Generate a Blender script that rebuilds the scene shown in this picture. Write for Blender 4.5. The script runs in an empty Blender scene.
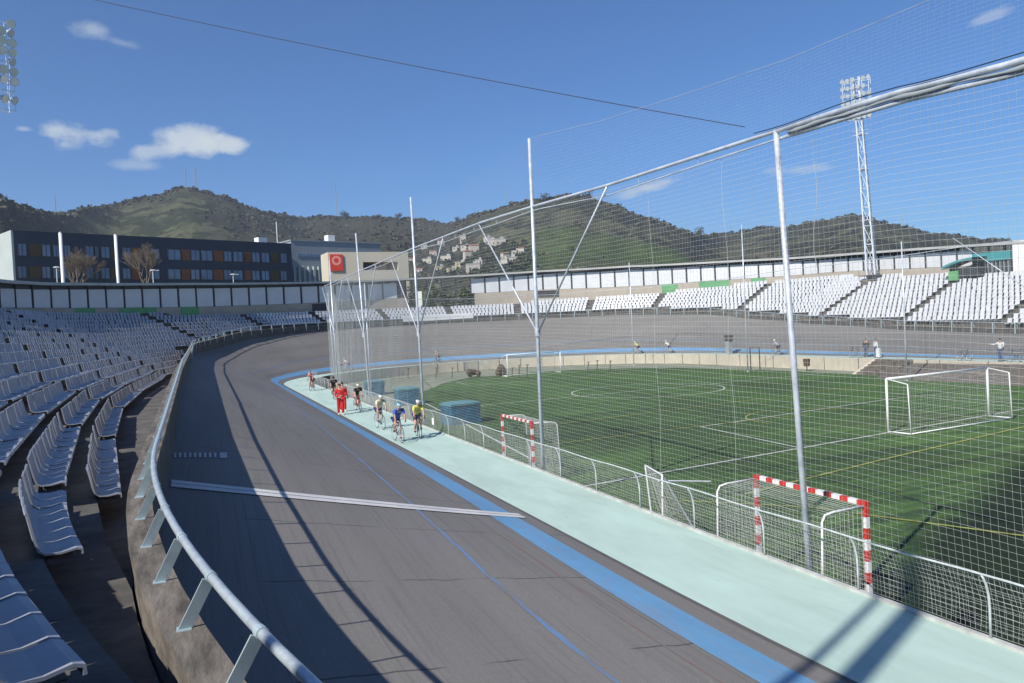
import bpy, bmesh, math, random
import numpy as np
from mathutils import Vector, Matrix
random.seed(7); np.random.seed(7)
S = bpy.context.scene
COL = S.collection
R_ = math.radians

# ------------------------------------------------------------------ camera
F = 790.0; ROLL = R_(2.9); PITCH = R_(-1.2); YAW = R_(21.5); H = 4.6
CAM = np.array([0, 0, H])
fwd = np.array([math.sin(YAW)*math.cos(PITCH), math.cos(YAW)*math.cos(PITCH), math.sin(PITCH)])
r0 = np.array([math.cos(YAW), -math.sin(YAW), 0.0]); u0 = np.cross(r0, fwd)
rt = r0*math.cos(ROLL)-u0*math.sin(ROLL); up = u0*math.cos(ROLL)+r0*math.sin(ROLL)
cd = bpy.data.cameras.new('camera'); cam = bpy.data.objects.new('camera', cd); COL.objects.link(cam)
cd.sensor_width = 36; cd.lens = F/1024*36; cd.clip_start = 0.1; cd.clip_end = 6000
M = Matrix(((rt[0], up[0], -fwd[0], 0), (rt[1], up[1], -fwd[1], 0), (rt[2], up[2], -fwd[2], H), (0, 0, 0, 1)))
cam.matrix_world = M
S.camera = cam
# surveying helpers: turn a measured bearing into a real position in the place
def ray(x, y): return fwd+rt*(x-512)/F-up*(y-341.5)/F
def pz(x, y, z=0.0):
    d = ray(x, y); return CAM+d*((z-H)/d[2])
def pd(x, y, dep): return CAM+ray(x, y)*dep
def px(p):
    d = np.array(p, float)-CAM; k = d@fwd
    return 512+F*(d@rt)/k, 341.5-F*(d@up)/k, k

# ------------------------------------------------------------------ helpers
def ip(T, w): return float(np.interp(w, [a[0] for a in T], [a[1] for a in T]))
class MB:
    def __init__(s): s.v = []; s.f = []; s.uv = None; s.mi = []; s.cur = 0
    def add(s, vs, fs):
        n = len(s.v); s.v += [tuple(map(float, v)) for v in vs]; s.f += [tuple(i+n for i in f) for f in fs]; s.mi += [s.cur]*len(fs)
        return s
    def box(s, c, d, rz=0.0, M=None):
        x, y, z = d[0]/2, d[1]/2, d[2]/2
        vs = [Vector((i*x, j*y, k*z)) for k in (-1, 1) for j in (-1, 1) for i in (-1, 1)]
        R = M if M is not None else Matrix.Rotation(rz, 3, 'Z')
        vs = [R@v+Vector(c) for v in vs]
        return s.add(vs, [(0, 2, 3, 1), (4, 5, 7, 6), (0, 1, 5, 4), (2, 6, 7, 3), (0, 4, 6, 2), (1, 3, 7, 5)])
    def seg(s, a, b, r, r2=None, n=6, cap=True):
        a = Vector(a); b = Vector(b); r2 = r if r2 is None else r2
        d = (b-a)
        if d.length < 1e-6: return s
        d.normalize(); t = Vector((0, 0, 1)) if abs(d.z) < .9 else Vector((1, 0, 0))
        u = d.cross(t).normalized(); w = d.cross(u)
        vs = []
        for p, rr in ((a, r), (b, r2)):
            for i in range(n):
                an = 2*math.pi*i/n; vs.append(p+u*math.cos(an)*rr+w*math.sin(an)*rr)
        fs = [(i, (i+1) % n, n+(i+1) % n, n+i) for i in range(n)]
        if cap: fs += [tuple(range(n-1, -1, -1)), tuple(range(n, 2*n))]
        return s.add(vs, fs)
    def bar(s, a, b, w, t, side=(0, 0, 1)):
        a = Vector(a); b = Vector(b); d = (b-a).normalized(); sd = Vector(side)
        u = d.cross(sd).normalized()*w/2; v = d.cross(u).normalized()*t/2
        vs = [p+i*u+j*v for p in (a, b) for i, j in ((-1, -1), (1, -1), (1, 1), (-1, 1))]
        return s.add(vs, [(0, 1, 2, 3), (7, 6, 5, 4), (0, 4, 5, 1), (1, 5, 6, 2), (2, 6, 7, 3), (3, 7, 4, 0)])
    def tube(s, pts, r, n=6, closed=False):
        pts = [Vector(p) for p in pts]; m = len(pts); vs = []; prev = None
        for i, p in enumerate(pts):
            a = pts[i-1] if (i > 0 or closed) else p; b = pts[(i+1) % m] if (i < m-1 or closed) else p
            d = (b-a).normalized()
            if prev is None:
                t = Vector((0, 0, 1)) if abs(d.z) < .9 else Vector((1, 0, 0)); u = d.cross(t).normalized()
            else: u = (prev-d*prev.dot(d)).normalized()
            prev = u; w = d.cross(u); rr = r[i] if isinstance(r, (list, tuple)) else r
            for k in range(n):
                an = 2*math.pi*k/n; vs.append(p+u*math.cos(an)*rr+w*math.sin(an)*rr)
        fs = []
        for i in range(m if closed else m-1):
            j = (i+1) % m
            for k in range(n): fs.append((i*n+k, i*n+(k+1) % n, j*n+(k+1) % n, j*n+k))
        if not closed: fs += [tuple(range(n-1, -1, -1)), tuple(range((m-1)*n, m*n))]
        return s.add(vs, fs)
    def strip(s, A, B, flip=False):
        n = len(A); vs = list(A)+list(B)
        fs = [(i, i+1, n+i+1, n+i) if not flip else (i, n+i, n+i+1, i+1) for i in range(n-1)]
        return s.add(vs, fs)
    def ell(s, c, r, M=None, nu=10, nv=7, jit=0):
        vs = []; fs = []
        c = Vector(c)
        for j in range(nv+1):
            th = math.pi*j/nv
            for i in range(nu):
                ph = 2*math.pi*i/nu; k = 1+random.uniform(-jit, jit)
                v = Vector((r[0]*math.sin(th)*math.cos(ph)*k, r[1]*math.sin(th)*math.sin(ph)*k, r[2]*math.cos(th)*k))
                if M: v = M@v
                vs.append(c+v)
        for j in range(nv):
            for i in range(nu): fs.append((j*nu+i, (j+1)*nu+i, (j+1)*nu+(i+1) % nu, j*nu+(i+1) % nu))
        return s.add(vs, fs)
    def mesh(s, name):
        me = bpy.data.meshes.new(name); me.from_pydata(s.v, [], s.f); me.update(); return me
    def build(s, name, mat, parent=None, smooth=False):
        me = s.mesh(name)
        mats = mat if isinstance(mat, (list, tuple)) else [mat]
        for m in mats: me.materials.append(m)
        if len(mats) > 1: me.polygons.foreach_set('material_index', s.mi)
        if smooth: me.polygons.foreach_set('use_smooth', [True]*len(me.polygons))
        o = bpy.data.objects.new(name, me); COL.objects.link(o)
        if parent: o.parent = parent
        return o
def tag(o, label=None, cat=None, group=None, kind=None):
    if label: o['label'] = label
    if cat: o['category'] = cat
    if group: o['group'] = group
    if kind: o['kind'] = kind
    return o
def empty(name, loc, rz=0.0):
    o = bpy.data.objects.new(name, None); COL.objects.link(o); o.location = loc; o.rotation_euler = (0, 0, rz); o.empty_display_size = .2
    return o
def copy_tree(o, parent=None):
    c = o.copy(); COL.objects.link(c)
    if parent: c.parent = parent
    for ch in list(o.children): copy_tree(ch, c)
    return c

# ------------------------------------------------------------------ materials
MATS = {}
def mat(name, col, rough=.6, metal=0.0, var=.0, scale=4.0, bump=0.0, col2=None, coord='Object', stretch=(1, 1, 1), detail=6, spec=.4, bscale=None, dist=.02):
    m = bpy.data.materials.new(name); m.use_nodes = True; nt = m.node_tree; b = nt.nodes['Principled BSDF']
    b.inputs['Roughness'].default_value = rough; b.inputs['Metallic'].default_value = metal
    b.inputs['Specular IOR Level'].default_value = spec
    b.inputs['Base Color'].default_value = (*col, 1)
    if var or col2 or bump:
        tc = nt.nodes.new('ShaderNodeTexCoord'); mp = nt.nodes.new('ShaderNodeMapping'); mp.inputs['Scale'].default_value = stretch
        nt.links.new(tc.outputs[coord], mp.inputs[0])
        nz = nt.nodes.new('ShaderNodeTexNoise'); nz.inputs['Scale'].default_value = scale; nz.inputs['Detail'].default_value = detail; nz.inputs['Roughness'].default_value = .65
        nt.links.new(mp.outputs[0], nz.inputs['Vector'])
        c2 = col2 if col2 else tuple(c*(1-var) for c in col); c1 = col if col2 else tuple(min(1, c*(1+var)) for c in col)
        rp = nt.nodes.new('ShaderNodeValToRGB'); rp.color_ramp.elements[0].position = .35; rp.color_ramp.elements[1].position = .65
        rp.color_ramp.elements[0].color = (*c2, 1); rp.color_ramp.elements[1].color = (*c1, 1)
        nt.links.new(nz.outputs['Fac'], rp.inputs[0]); nt.links.new(rp.outputs[0], b.inputs['Base Color'])
        if bump:
            n2 = nt.nodes.new('ShaderNodeTexNoise'); n2.inputs['Scale'].default_value = bscale or scale*4; n2.inputs['Detail'].default_value = 5
            nt.links.new(mp.outputs[0], n2.inputs['Vector'])
            bp = nt.nodes.new('ShaderNodeBump'); bp.inputs['Strength'].default_value = bump; bp.inputs['Distance'].default_value = dist
            nt.links.new(n2.outputs['Fac'], bp.inputs['Height']); nt.links.new(bp.outputs[0], b.inputs['Normal'])
    MATS[name] = m; return m
def N(nt, t, **k):
    n = nt.nodes.new(t)
    for a, v in k.items(): setattr(n, a, v)
    return n
def ramp(nt, fac, stops):
    r = nt.nodes.new('ShaderNodeValToRGB'); cr = r.color_ramp
    while len(cr.elements) < len(stops): cr.elements.new(.5)
    for e, (p, c) in zip(cr.elements, stops):
        e.position = p; e.color = (*c, 1) if len(c) == 3 else c
    nt.links.new(fac, r.inputs[0]); return r.outputs[0]
def mixc(nt, f, a, b, mode='MIX'):
    n = nt.nodes.new('ShaderNodeMix'); n.data_type = 'RGBA'; n.blend_type = mode
    for sock, v in ((n.inputs['Factor'], f), (n.inputs['A'], a), (n.inputs['B'], b)):
        pass
    def st(sock, v):
        if hasattr(v, 'links') or isinstance(v, bpy.types.NodeSocket): nt.links.new(v, sock)
        elif isinstance(v, (int, float)): sock.default_value = v
        else: sock.default_value = (*v, 1)
    st(n.inputs[0], f); st(n.inputs[6], a); st(n.inputs[7], b)
    return n.outputs[2]
def noise(nt, vec, scale, detail=5, rough=.6):
    n = nt.nodes.new('ShaderNodeTexNoise'); n.inputs['Scale'].default_value = scale; n.inputs['Detail'].default_value = detail; n.inputs['Roughness'].default_value = rough
    nt.links.new(vec, n.inputs['Vector']); return n.outputs['Fac']
def mapping(nt, vec, sc):
    n = nt.nodes.new('ShaderNodeMapping'); n.inputs['Scale'].default_value = sc; nt.links.new(vec, n.inputs[0]); return n.outputs[0]

def track_mat():
    m = bpy.data.materials.new('track_concrete'); m.use_nodes = True; nt = m.node_tree; b = nt.nodes['Principled BSDF']
    uv = N(nt, 'ShaderNodeUVMap').outputs[0]; L = nt.links
    big = noise(nt, mapping(nt, uv, (.06, .5, 1)), 1, 6, .6)
    c = ramp(nt, big, [(.3, (.153, .145, .135)), (.7, (.206, .196, .184))])
    streak = noise(nt, mapping(nt, uv, (.25, 9, 1)), 1, 8, .75)
    s2 = ramp(nt, streak, [(.33, (.80, .80, .80)), (.5, (1, 1, 1)), (.72, (1.0, 1.0, 1.0)), (.8, (1.28, 1.28, 1.28))])
    c = mixc(nt, 1.0, c, s2, 'MULTIPLY')
    fine = ramp(nt, noise(nt, mapping(nt, uv, (3, 12, 1)), 3, 6, .8), [(.3, (.84, .84, .84)), (.7, (1.14, 1.14, 1.14))])
    c = mixc(nt, 1.0, c, fine, 'MULTIPLY')
    # thin light scuffs running along the track
    sc = ramp(nt, noise(nt, mapping(nt, uv, (.7, 26, 1)), 1, 3, .5), [(.70, (0, 0, 0)), (.76, (1, 1, 1))])
    mk = ramp(nt, noise(nt, mapping(nt, uv, (.15, .5, 1)), 1.0, 3), [(.5, (0, 0, 0)), (.62, (.55, .55, .55))])
    c = mixc(nt, mixc(nt, 1.0, sc, mk, 'MULTIPLY'), c, (.36, .35, .34))
    # cross joints in the slabs
    sep = N(nt, 'ShaderNodeSeparateXYZ'); L.new(uv, sep.inputs[0])
    def mth(op, a, b_=None, cl=False):
        n = N(nt, 'ShaderNodeMath', operation=op, use_clamp=cl)
        for i, v in enumerate((a, b_)):
            if v is None: continue
            if isinstance(v, (int, float)): n.inputs[i].default_value = v
            else: L.new(v, n.inputs[i])
        return n.outputs[0]
    wob = mth('MULTIPLY', noise(nt, mapping(nt, uv, (.3, 1.2, 1)), 1, 2), .25)
    fr = mth('FRACT', mth('DIVIDE', mth('ADD', sep.outputs[0], wob), 3.1))
    joint = mth('LESS_THAN', fr, .012)
    jm = ramp(nt, noise(nt, mapping(nt, uv, (.35, .35, 1)), 1, 2), [(.48, (0, 0, 0)), (.52, (.75, .75, .75))])
    c = mixc(nt, mixc(nt, 1.0, joint, jm, 'MULTIPLY'), c, (.05, .047, .045))
    # long joints between slab lanes
    fr2 = mth('FRACT', mth('DIVIDE', sep.outputs[1], 1.32)); j2 = mth('LESS_THAN', fr2, .02)
    j2m = ramp(nt, noise(nt, mapping(nt, uv, (.12, .9, 1)), 1, 2), [(.45, (0, 0, 0)), (.6, (.5, .5, .5))])
    c = mixc(nt, mixc(nt, 1.0, j2, j2m, 'MULTIPLY'), c, (.09, .085, .08))
    L.new(c, b.inputs['Base Color']); b.inputs['Roughness'].default_value = .8; b.inputs['Specular IOR Level'].default_value = .25
    bp = N(nt, 'ShaderNodeBump'); bp.inputs['Strength'].default_value = .35; bp.inputs['Distance'].default_value = .01
    L.new(streak, bp.inputs['Height']); L.new(bp.outputs[0], b.inputs['Normal'])
    return m
def worn_paint(name, col, base, lo, hi, sc=(1, 6, 1), coord='UV'):
    m = bpy.data.materials.new(name); m.use_nodes = True; nt = m.node_tree; b = nt.nodes['Principled BSDF']
    uv = N(nt, 'ShaderNodeUVMap').outputs[0] if coord == 'UV' else N(nt, 'ShaderNodeTexCoord').outputs['Object']
    f = ramp(nt, noise(nt, mapping(nt, uv, sc), 1.5, 8, .75), [(lo, (0, 0, 0)), (hi, (1, 1, 1))])
    v = ramp(nt, noise(nt, mapping(nt, uv, (.3, 1, 1)), 1, 6), [(.3, tuple(x*.86 for x in col)), (.7, tuple(min(1, x*1.1) for x in col))])
    nt.links.new(mixc(nt, f, base, v), b.inputs['Base Color']); b.inputs['Roughness'].default_value = .75; b.inputs['Specular IOR Level'].default_value = .25
    return m
def turf_mat():
    m = bpy.data.materials.new('artificial_turf'); m.use_nodes = True; nt = m.node_tree; b = nt.nodes['Principled BSDF']; L = nt.links
    ob = N(nt, 'ShaderNodeTexCoord').outputs['Object']
    big = noise(nt, mapping(nt, ob, (.12, .07, 1)), 1, 5, .6)
    c = ramp(nt, big, [(.28, (.052, .084, .032)), (.48, (.080, .148, .044)), (.7, (.104, .186, .056))])
    roll = noise(nt, mapping(nt, ob, (.10, 2.2, 1)), 1.0, 5, .7)     # rubber crumb brushed into bands by the maintenance sweeper
    c = mixc(nt, ramp(nt, roll, [(.40, (.7, .7, .7)), (.56, (0, 0, 0))]), c, (.030, .052, .030))
    fine = ramp(nt, noise(nt, ob, 9, 8, .8), [(.3, (.68, .68, .68)), (.7, (1.3, 1.3, 1.3))])
    c = mixc(nt, 1.0, c, fine, 'MULTIPLY')
    brown = ramp(nt, noise(nt, mapping(nt, ob, (.25, .4, 1)), 1, 6, .75), [(.55, (0, 0, 0)), (.72, (.45, .45, .45))])
    c = mixc(nt, brown, c, (.075, .085, .030))
    # cast shadow over the near right corner, painted into the turf colour
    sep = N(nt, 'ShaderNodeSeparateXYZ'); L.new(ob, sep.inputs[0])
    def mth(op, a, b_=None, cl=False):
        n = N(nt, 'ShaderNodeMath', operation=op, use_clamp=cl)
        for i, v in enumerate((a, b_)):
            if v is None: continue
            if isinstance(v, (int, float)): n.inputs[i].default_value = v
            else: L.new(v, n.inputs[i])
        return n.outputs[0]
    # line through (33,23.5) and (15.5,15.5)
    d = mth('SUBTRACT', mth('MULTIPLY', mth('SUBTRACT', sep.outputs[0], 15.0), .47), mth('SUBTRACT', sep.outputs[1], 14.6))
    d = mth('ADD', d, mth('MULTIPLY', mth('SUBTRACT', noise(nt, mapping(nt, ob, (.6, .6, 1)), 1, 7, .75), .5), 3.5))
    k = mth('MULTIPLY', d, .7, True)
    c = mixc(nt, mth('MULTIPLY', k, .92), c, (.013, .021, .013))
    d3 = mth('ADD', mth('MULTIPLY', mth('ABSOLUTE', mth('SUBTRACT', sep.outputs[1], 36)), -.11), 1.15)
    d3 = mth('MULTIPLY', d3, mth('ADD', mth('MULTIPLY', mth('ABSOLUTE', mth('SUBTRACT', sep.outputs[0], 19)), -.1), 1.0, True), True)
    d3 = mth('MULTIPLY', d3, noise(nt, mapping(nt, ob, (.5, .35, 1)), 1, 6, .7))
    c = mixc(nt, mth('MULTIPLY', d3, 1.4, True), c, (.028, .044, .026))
    seam = mth('LESS_THAN', mth('FRACT', mth('DIVIDE', sep.outputs[1], 4.0)), .012)
    c = mixc(nt, mth('MULTIPLY', seam, .5), c, (.030, .050, .024))
    gx = mth('DIVIDE', mth('SUBTRACT', sep.outputs[0], 32.4), 5.0); gy = mth('DIVIDE', mth('SUBTRACT', sep.outputs[1], 29.5), 3.0)
    gm = mth('SUBTRACT', 1.0, mth('ADD', mth('MULTIPLY', gx, gx), mth('MULTIPLY', gy, gy)), True)
    gm = mth('MULTIPLY', gm, noise(nt, mapping(nt, ob, (.8, .8, 1)), 1, 7, .7), True)
    c = mixc(nt, gm, c, (.085, .10, .05))
    L.new(c, b.inputs['Base Color']); b.inputs['Roughness'].default_value = .9; b.inputs['Specular IOR Level'].default_value = .15
    bp = N(nt, 'ShaderNodeBump'); bp.inputs['Strength'].default_value = .6; bp.inputs['Distance'].default_value = .03
    L.new(noise(nt, ob, 30, 4), bp.inputs['Height']); L.new(bp.outputs[0], b.inputs['Normal'])
    return m
def hill_mat():
    m = bpy.data.materials.new('hill_cover'); m.use_nodes = True; nt = m.node_tree; b = nt.nodes['Principled BSDF']; L = nt.links
    ob = N(nt, 'ShaderNodeTexCoord').outputs['Object']
    c = ramp(nt, noise(nt, ob, .012, 8, .62), [(.32, (.060, .062, .044)), (.44, (.095, .094, .060)), (.54, (.118, .122, .066)), (.68, (.130, .115, .088))])
    sc = ramp(nt, noise(nt, ob, .022, 11, .78), [(.48, (1, 1, 1)), (.53, (0, 0, 0))])
    c = mixc(nt, sc, c, (.034, .038, .025))
    at = N(nt, 'ShaderNodeAttribute'); at.attribute_name = 'cover'
    sp = N(nt, 'ShaderNodeSeparateColor'); L.new(at.outputs['Color'], sp.inputs[0])
    wood = ramp(nt, noise(nt, ob, .03, 9, .8), [(.35, (.038, .042, .030)), (.65, (.078, .076, .052))])
    c = mixc(nt, sp.outputs[0], c, wood)
    gr = ramp(nt, noise(nt, ob, .03, 9, .7), [(.36, (.050, .070, .028)), (.5, (.085, .130, .038)), (.68, (.105, .150, .050))])
    c = mixc(nt, sp.outputs[1], c, gr)
    f = ramp(nt, noise(nt, ob, .3, 8, .85), [(.3, (.6, .6, .6)), (.7, (1.35, 1.35, 1.35))])
    c = mixc(nt, 1.0, c, f, 'MULTIPLY')
    L.new(c, b.inputs['Base Color']); b.inputs['Roughness'].default_value = .95; b.inputs['Specular IOR Level'].default_value = .1
    bp = N(nt, 'ShaderNodeBump'); bp.inputs['Strength'].default_value = .8; bp.inputs['Distance'].default_value = 5
    L.new(noise(nt, ob, .08, 8, .8), bp.inputs['Height']); L.new(bp.outputs[0], b.inputs['Normal'])
    return m

mTrack = track_mat()
mApron = worn_paint('mint_paint', (.43, .565, .50), (.33, .40, .36), .18, .40, (.5, 2, 1))
mBlue = worn_paint('blue_paint', (.125, .30, .50), (.19, .21, .25), .28, .50, (1.2, 14, 1))
mBlueWorn = worn_paint('worn_blue_line', (.12, .24, .44), (.175, .168, .16), .44, .56, (.5, 10, 1))
mWhiteLine = worn_paint('worn_white_line', (.60, .59, .58), (.36, .35, .34), .30, .46, (7, 2, 1))
def dirty(m, cols, lo=.55, hi=.75):
    nt = m.node_tree; b = nt.nodes['Principled BSDF']; src = b.inputs['Base Color'].links[0].from_socket
    uv = N(nt, 'ShaderNodeUVMap').outputs[0]
    f = ramp(nt, noise(nt, mapping(nt, uv, (.18, .9, 1)), 1, 9, .72), [(lo, (0, 0, 0)), (hi, (.75, .75, .75))])
    c = mixc(nt, f, src, cols)
    g = ramp(nt, noise(nt, mapping(nt, uv, (.35, 16, 1)), 1, 5, .7), [(.58, (0, 0, 0)), (.75, (.42, .42, .42))])
    c = mixc(nt, g, c, tuple(x*.8 for x in cols))
    nt.links.new(c, b.inputs['Base Color'])
dirty(mApron, (.36, .40, .34)); dirty(mBlue, (.20, .26, .36), .5, .7)
mDarkEdge = worn_paint('asphalt_strip', (.085, .09, .09), (.13, .12, .115), .4, .6, (1, 6, 1))
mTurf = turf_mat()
mTurfWhite = mat('turf_white', (.50, .52, .48), .9, var=.25, scale=3)
mTurfYellow = mat('turf_yellow', (.26, .28, .07), .9, var=.35, scale=3)
mSand = mat('infield_ground', (.27, .27, .20), .95, col2=(.17, .20, .14), scale=.35, bump=.4, bscale=6)
mGround = mat('open_ground', (.20, .18, .13), .95, col2=(.12, .13, .08), scale=.05, bump=.3)
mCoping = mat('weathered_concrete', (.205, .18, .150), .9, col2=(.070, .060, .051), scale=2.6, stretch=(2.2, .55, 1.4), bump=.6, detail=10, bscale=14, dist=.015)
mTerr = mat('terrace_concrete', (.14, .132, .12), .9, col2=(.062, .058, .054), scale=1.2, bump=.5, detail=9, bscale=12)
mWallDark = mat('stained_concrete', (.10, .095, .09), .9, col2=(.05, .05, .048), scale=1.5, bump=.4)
mCream = mat('cream_wall', (.58, .52, .41), .85, col2=(.49, .44, .34), scale=.7, bump=.2)
mBeige = mat('beige_render', (.45, .39, .31), .85, col2=(.37, .32, .26), scale=.5, bump=.2)
mGreen = mat('green_render', (.14, .38, .16), .8, col2=(.10, .30, .13), scale=.8)
mPanel = mat('white_panel', (.62, .63, .64), .6, var=.05, scale=.8)
mFrame = mat('dark_frame', (.045, .05, .06), .6)
mRoof = mat('roof_slab', (.40, .40, .38), .7, var=.12, scale=.6)
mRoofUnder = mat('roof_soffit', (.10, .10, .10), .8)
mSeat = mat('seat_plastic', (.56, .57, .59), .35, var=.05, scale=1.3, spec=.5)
mSeatShade = mat('seat_plastic_shaded', (.35, .37, .41), .45, col2=(.28, .30, .34), scale=.9, coord='Object')  # same white plastic with the near stand's shade put into its colour
mSeatDark = mat('seat_bracket', (.12, .12, .13), .5)
mGalv = mat('galvanised_rail', (.47, .53, .56), .42, .35, var=.14, scale=9, bump=.15)
mPost = mat('painted_post', (.36, .45, .48), .5, .1, var=.12, scale=6)
mWhiteMetal = mat('white_metal', (.66, .70, .74), .45, var=.10, scale=5)
mTube = mat('net_tube', (.60, .64, .68), .38, .3, var=.22, scale=3)
mNet = mat('net_twine', (.46, .48, .46), .8)
mFenceMetal = mat('fence_metal', (.50, .54, .54), .5, var=.2, scale=7)
mNetF = mat('fence_wire', (.66, .67, .66), .6)
mDark = mat('dark_metal', (.03, .03, .035), .5)
mCable = mat('cable_black', (.07, .08, .12), .6)
mRed = mat('red_paint', (.55, .045, .035), .5, var=.12, scale=5)
mWhite = mat('white_paint', (.78, .78, .76), .5, var=.06, scale=5)
mBlueBox = mat('blue_tarpaulin', (.035, .135, .21), .5, col2=(.025, .10, .17), scale=1.2, bump=.5, bscale=3, dist=.06)
mBlueTop = mat('blue_tarpaulin_top', (.13, .28, .30), .6, col2=(.09, .22, .25), scale=1.5)
mHill = hill_mat()
mLeafD = mat('leaf_dark', (.040, .055, .025), .9, col2=(.022, .032, .016), scale=.3)
mLeaf = mat('leaf_green', (.075, .105, .045), .9, col2=(.040, .060, .028), scale=.6)
mScrub = mat('scrub_leaf', (.098, .094, .064), .95, col2=(.066, .068, .048), scale=.05)
mBark = mat('bark', (.16, .13, .10), .9, var=.2)
mTwig = mat('twigs', (.17, .135, .10), .9, var=.2)
mBldBlue = mat('dark_blue_cladding', (.030, .043, .068), .6, var=.12, scale=.4)
mBldSide = mat('pale_render', (.42, .47, .44), .8, var=.05, scale=.3)
mGlass = mat('window_glass', (.13, .19, .29), .15, .0, var=.25, scale=.3, spec=.8)
mOrange = mat('orange_panel', (.20, .075, .03), .7, var=.2, scale=.2)
mOchre = mat('ochre_panel', (.085, .058, .024), .7, var=.2, scale=.2)
mGreyClad = mat('grey_cladding', (.29, .32, .33), .55, var=.06, scale=.3)
mCreamB = mat('cream_render', (.56, .51, .40), .8, var=.04, scale=.3)
mRedSign = mat('red_sign', (.62, .055, .035), .6)
mPink = mat('sign_emblem', (.80, .30, .25), .6)
mPinkish = mat('pink_render', (.42, .24, .17), .8)
mTeal = mat('teal_awning', (.055, .27, .29), .6, var=.1)
mHouseW = mat('house_white', (.50, .46, .39), .8, var=.08, scale=.2)
mHouseO = mat('house_ochre', (.48, .40, .26), .8, var=.08, scale=.2)
mTile = mat('roof_tile', (.30, .13, .08), .9, var=.2, scale=.5)
mSkin = mat('skin', (.50, .30, .21), .6)
mHair = mat('hair', (.03, .02, .015), .7)
mBrown = mat('brown_box', (.10, .07, .05), .8)
mLamp = mat('lamp_glass', (.75, .78, .80), .12, .2, spec=.9)
mCloth = {}
def cloth(n, c):
    if n not in mCloth: mCloth[n] = mat('cloth_'+n, c, .85)
    return mCloth[n]

# ------------------------------------------------------------------ oval geometry
XC = 32.3; Y0 = 12.5; Y1 = 77.0; RR = 33.0; WARC = math.pi*RR; WE = Y1+WARC
def P(w, R):
    if w < Y0:
        g = .22+.78*min(1, max(0, (R-25.0)/8.0)); return (XC-R+g*(Y0-w)**2/66.0, w)
    if w < Y1: return (XC-R, w)
    if w < WE: a = (w-Y1)/RR; return (XC-R*math.cos(a), Y1+R*math.sin(a))
    yy = Y1-(w-WE)
    if yy > Y0: return (XC+R, yy)
    a = (Y0-yy)/RR; return (XC+R*math.cos(a), Y0-R*math.sin(a))
def P3(w, R, z): p = P(w, R); return (p[0], p[1], z)
def inward(w):
    a = P(w, 30); b = P(w, 31); return Vector((a[0]-b[0], a[1]-b[1], 0)).normalized()
RAIL = [(-30, 2.7), (4, 2.88), (12, 3.13), (22, 3.49), (33, 3.90), (66, 4.25), (77, 4.55), (88, 5.1), (97, 5.9), (105, 6.2), (129, 6.25), (155, 6.2), (168.6, 5.6), (175.5, 4.8), (184.7, 4.0), (192.7, 3.5), (198.7, 3.05), (209.7, 2.6), (228, 2.5), (280, 2.6)]
DROP = [(-30, 2.5), (0, 2.5), (6, 2.1), (12, 1.6), (18, 1.15), (24, .95), (35, .82), (62, .85), (77, 1.0), (90, 1.15), (100, 1.0), (115, .65), (130, .52), (300, .50)]
def railz(w): return ip(RAIL, w)
def copz(w): return railz(w)-ip([(60, .37), (100, .45)], w)
def edgez(w): return copz(w)-ip(DROP, w)
RIN = 25.13
def trackz(w, R):
    t = max(0, (R-RIN)/(RR-RIN)); return edgez(w)*t**1.06
RW = [(-30, 47.2), (67, 47.2), (77, 45.8), (84, 43.9), (95.4, 39.5), (105, 38.3), (155, 38.5), (168.6, 41), (175.5, 43), (184.7, 43.7), (300, 43.7)]
R1T = [(-30, 30.0), (0, 31.5), (5, 32.3), (10, 33.0), (15, 33.7), (24, 34.6), (35, 35.3), (48, 35.3), (59, 34.9), (67, 34.9), (77, 33.6), (84, 31.7), (95.4, 28.0), (105, 27.2), (155, 27.0), (168.6, 28.0), (175.5, 29.4), (184.7, 30.9), (192.7, 31.8), (198.7, 32.5), (209.7, 33.3), (300, 33.6)]
DZ = [(77, 0), (100, .3), (120, .6), (156, .5), (180, .3), (205, .05), (300, 0)]
ROOFZ = [(-30, 9.7), (60, 9.7), (66, 9.9), (72, 10.08), (78, 10.35), (84, 10.75), (90, 11.05), (96, 11.3), (108, 11.72), (120, 12.1), (132, 12.5), (144, 12.72), (156, 12.55), (168, 12.1), (180, 11.46), (192, 10.92), (204, 10.28), (216, 9.8), (300, 9.7)]
PBOT = [(-30, 7.7), (66, 7.8), (72, 7.93), (78, 8.14), (84, 8.34), (90, 8.46), (96, 8.53), (108, 8.85), (120, 9.2), (132, 9.72), (144, 9.75), (156, 9.45), (168, 9.42), (180, 9.23), (192, 8.65), (204, 8.05), (216, 7.6), (300, 7.5)]
def Rk(w, k): return ip(R1T, w)+.8*(k-1)
def rowz(w, k): return 2.1+.4*(k-1)+ip(DZ, w)      # seat pan height
WS = list(np.arange(-24, 12.5, 1.0))+list(np.arange(12.5, 77, 2.0))+list(np.arange(77, WE, 1.5))+list(np.arange(WE, WE+78, 2.0))

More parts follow.
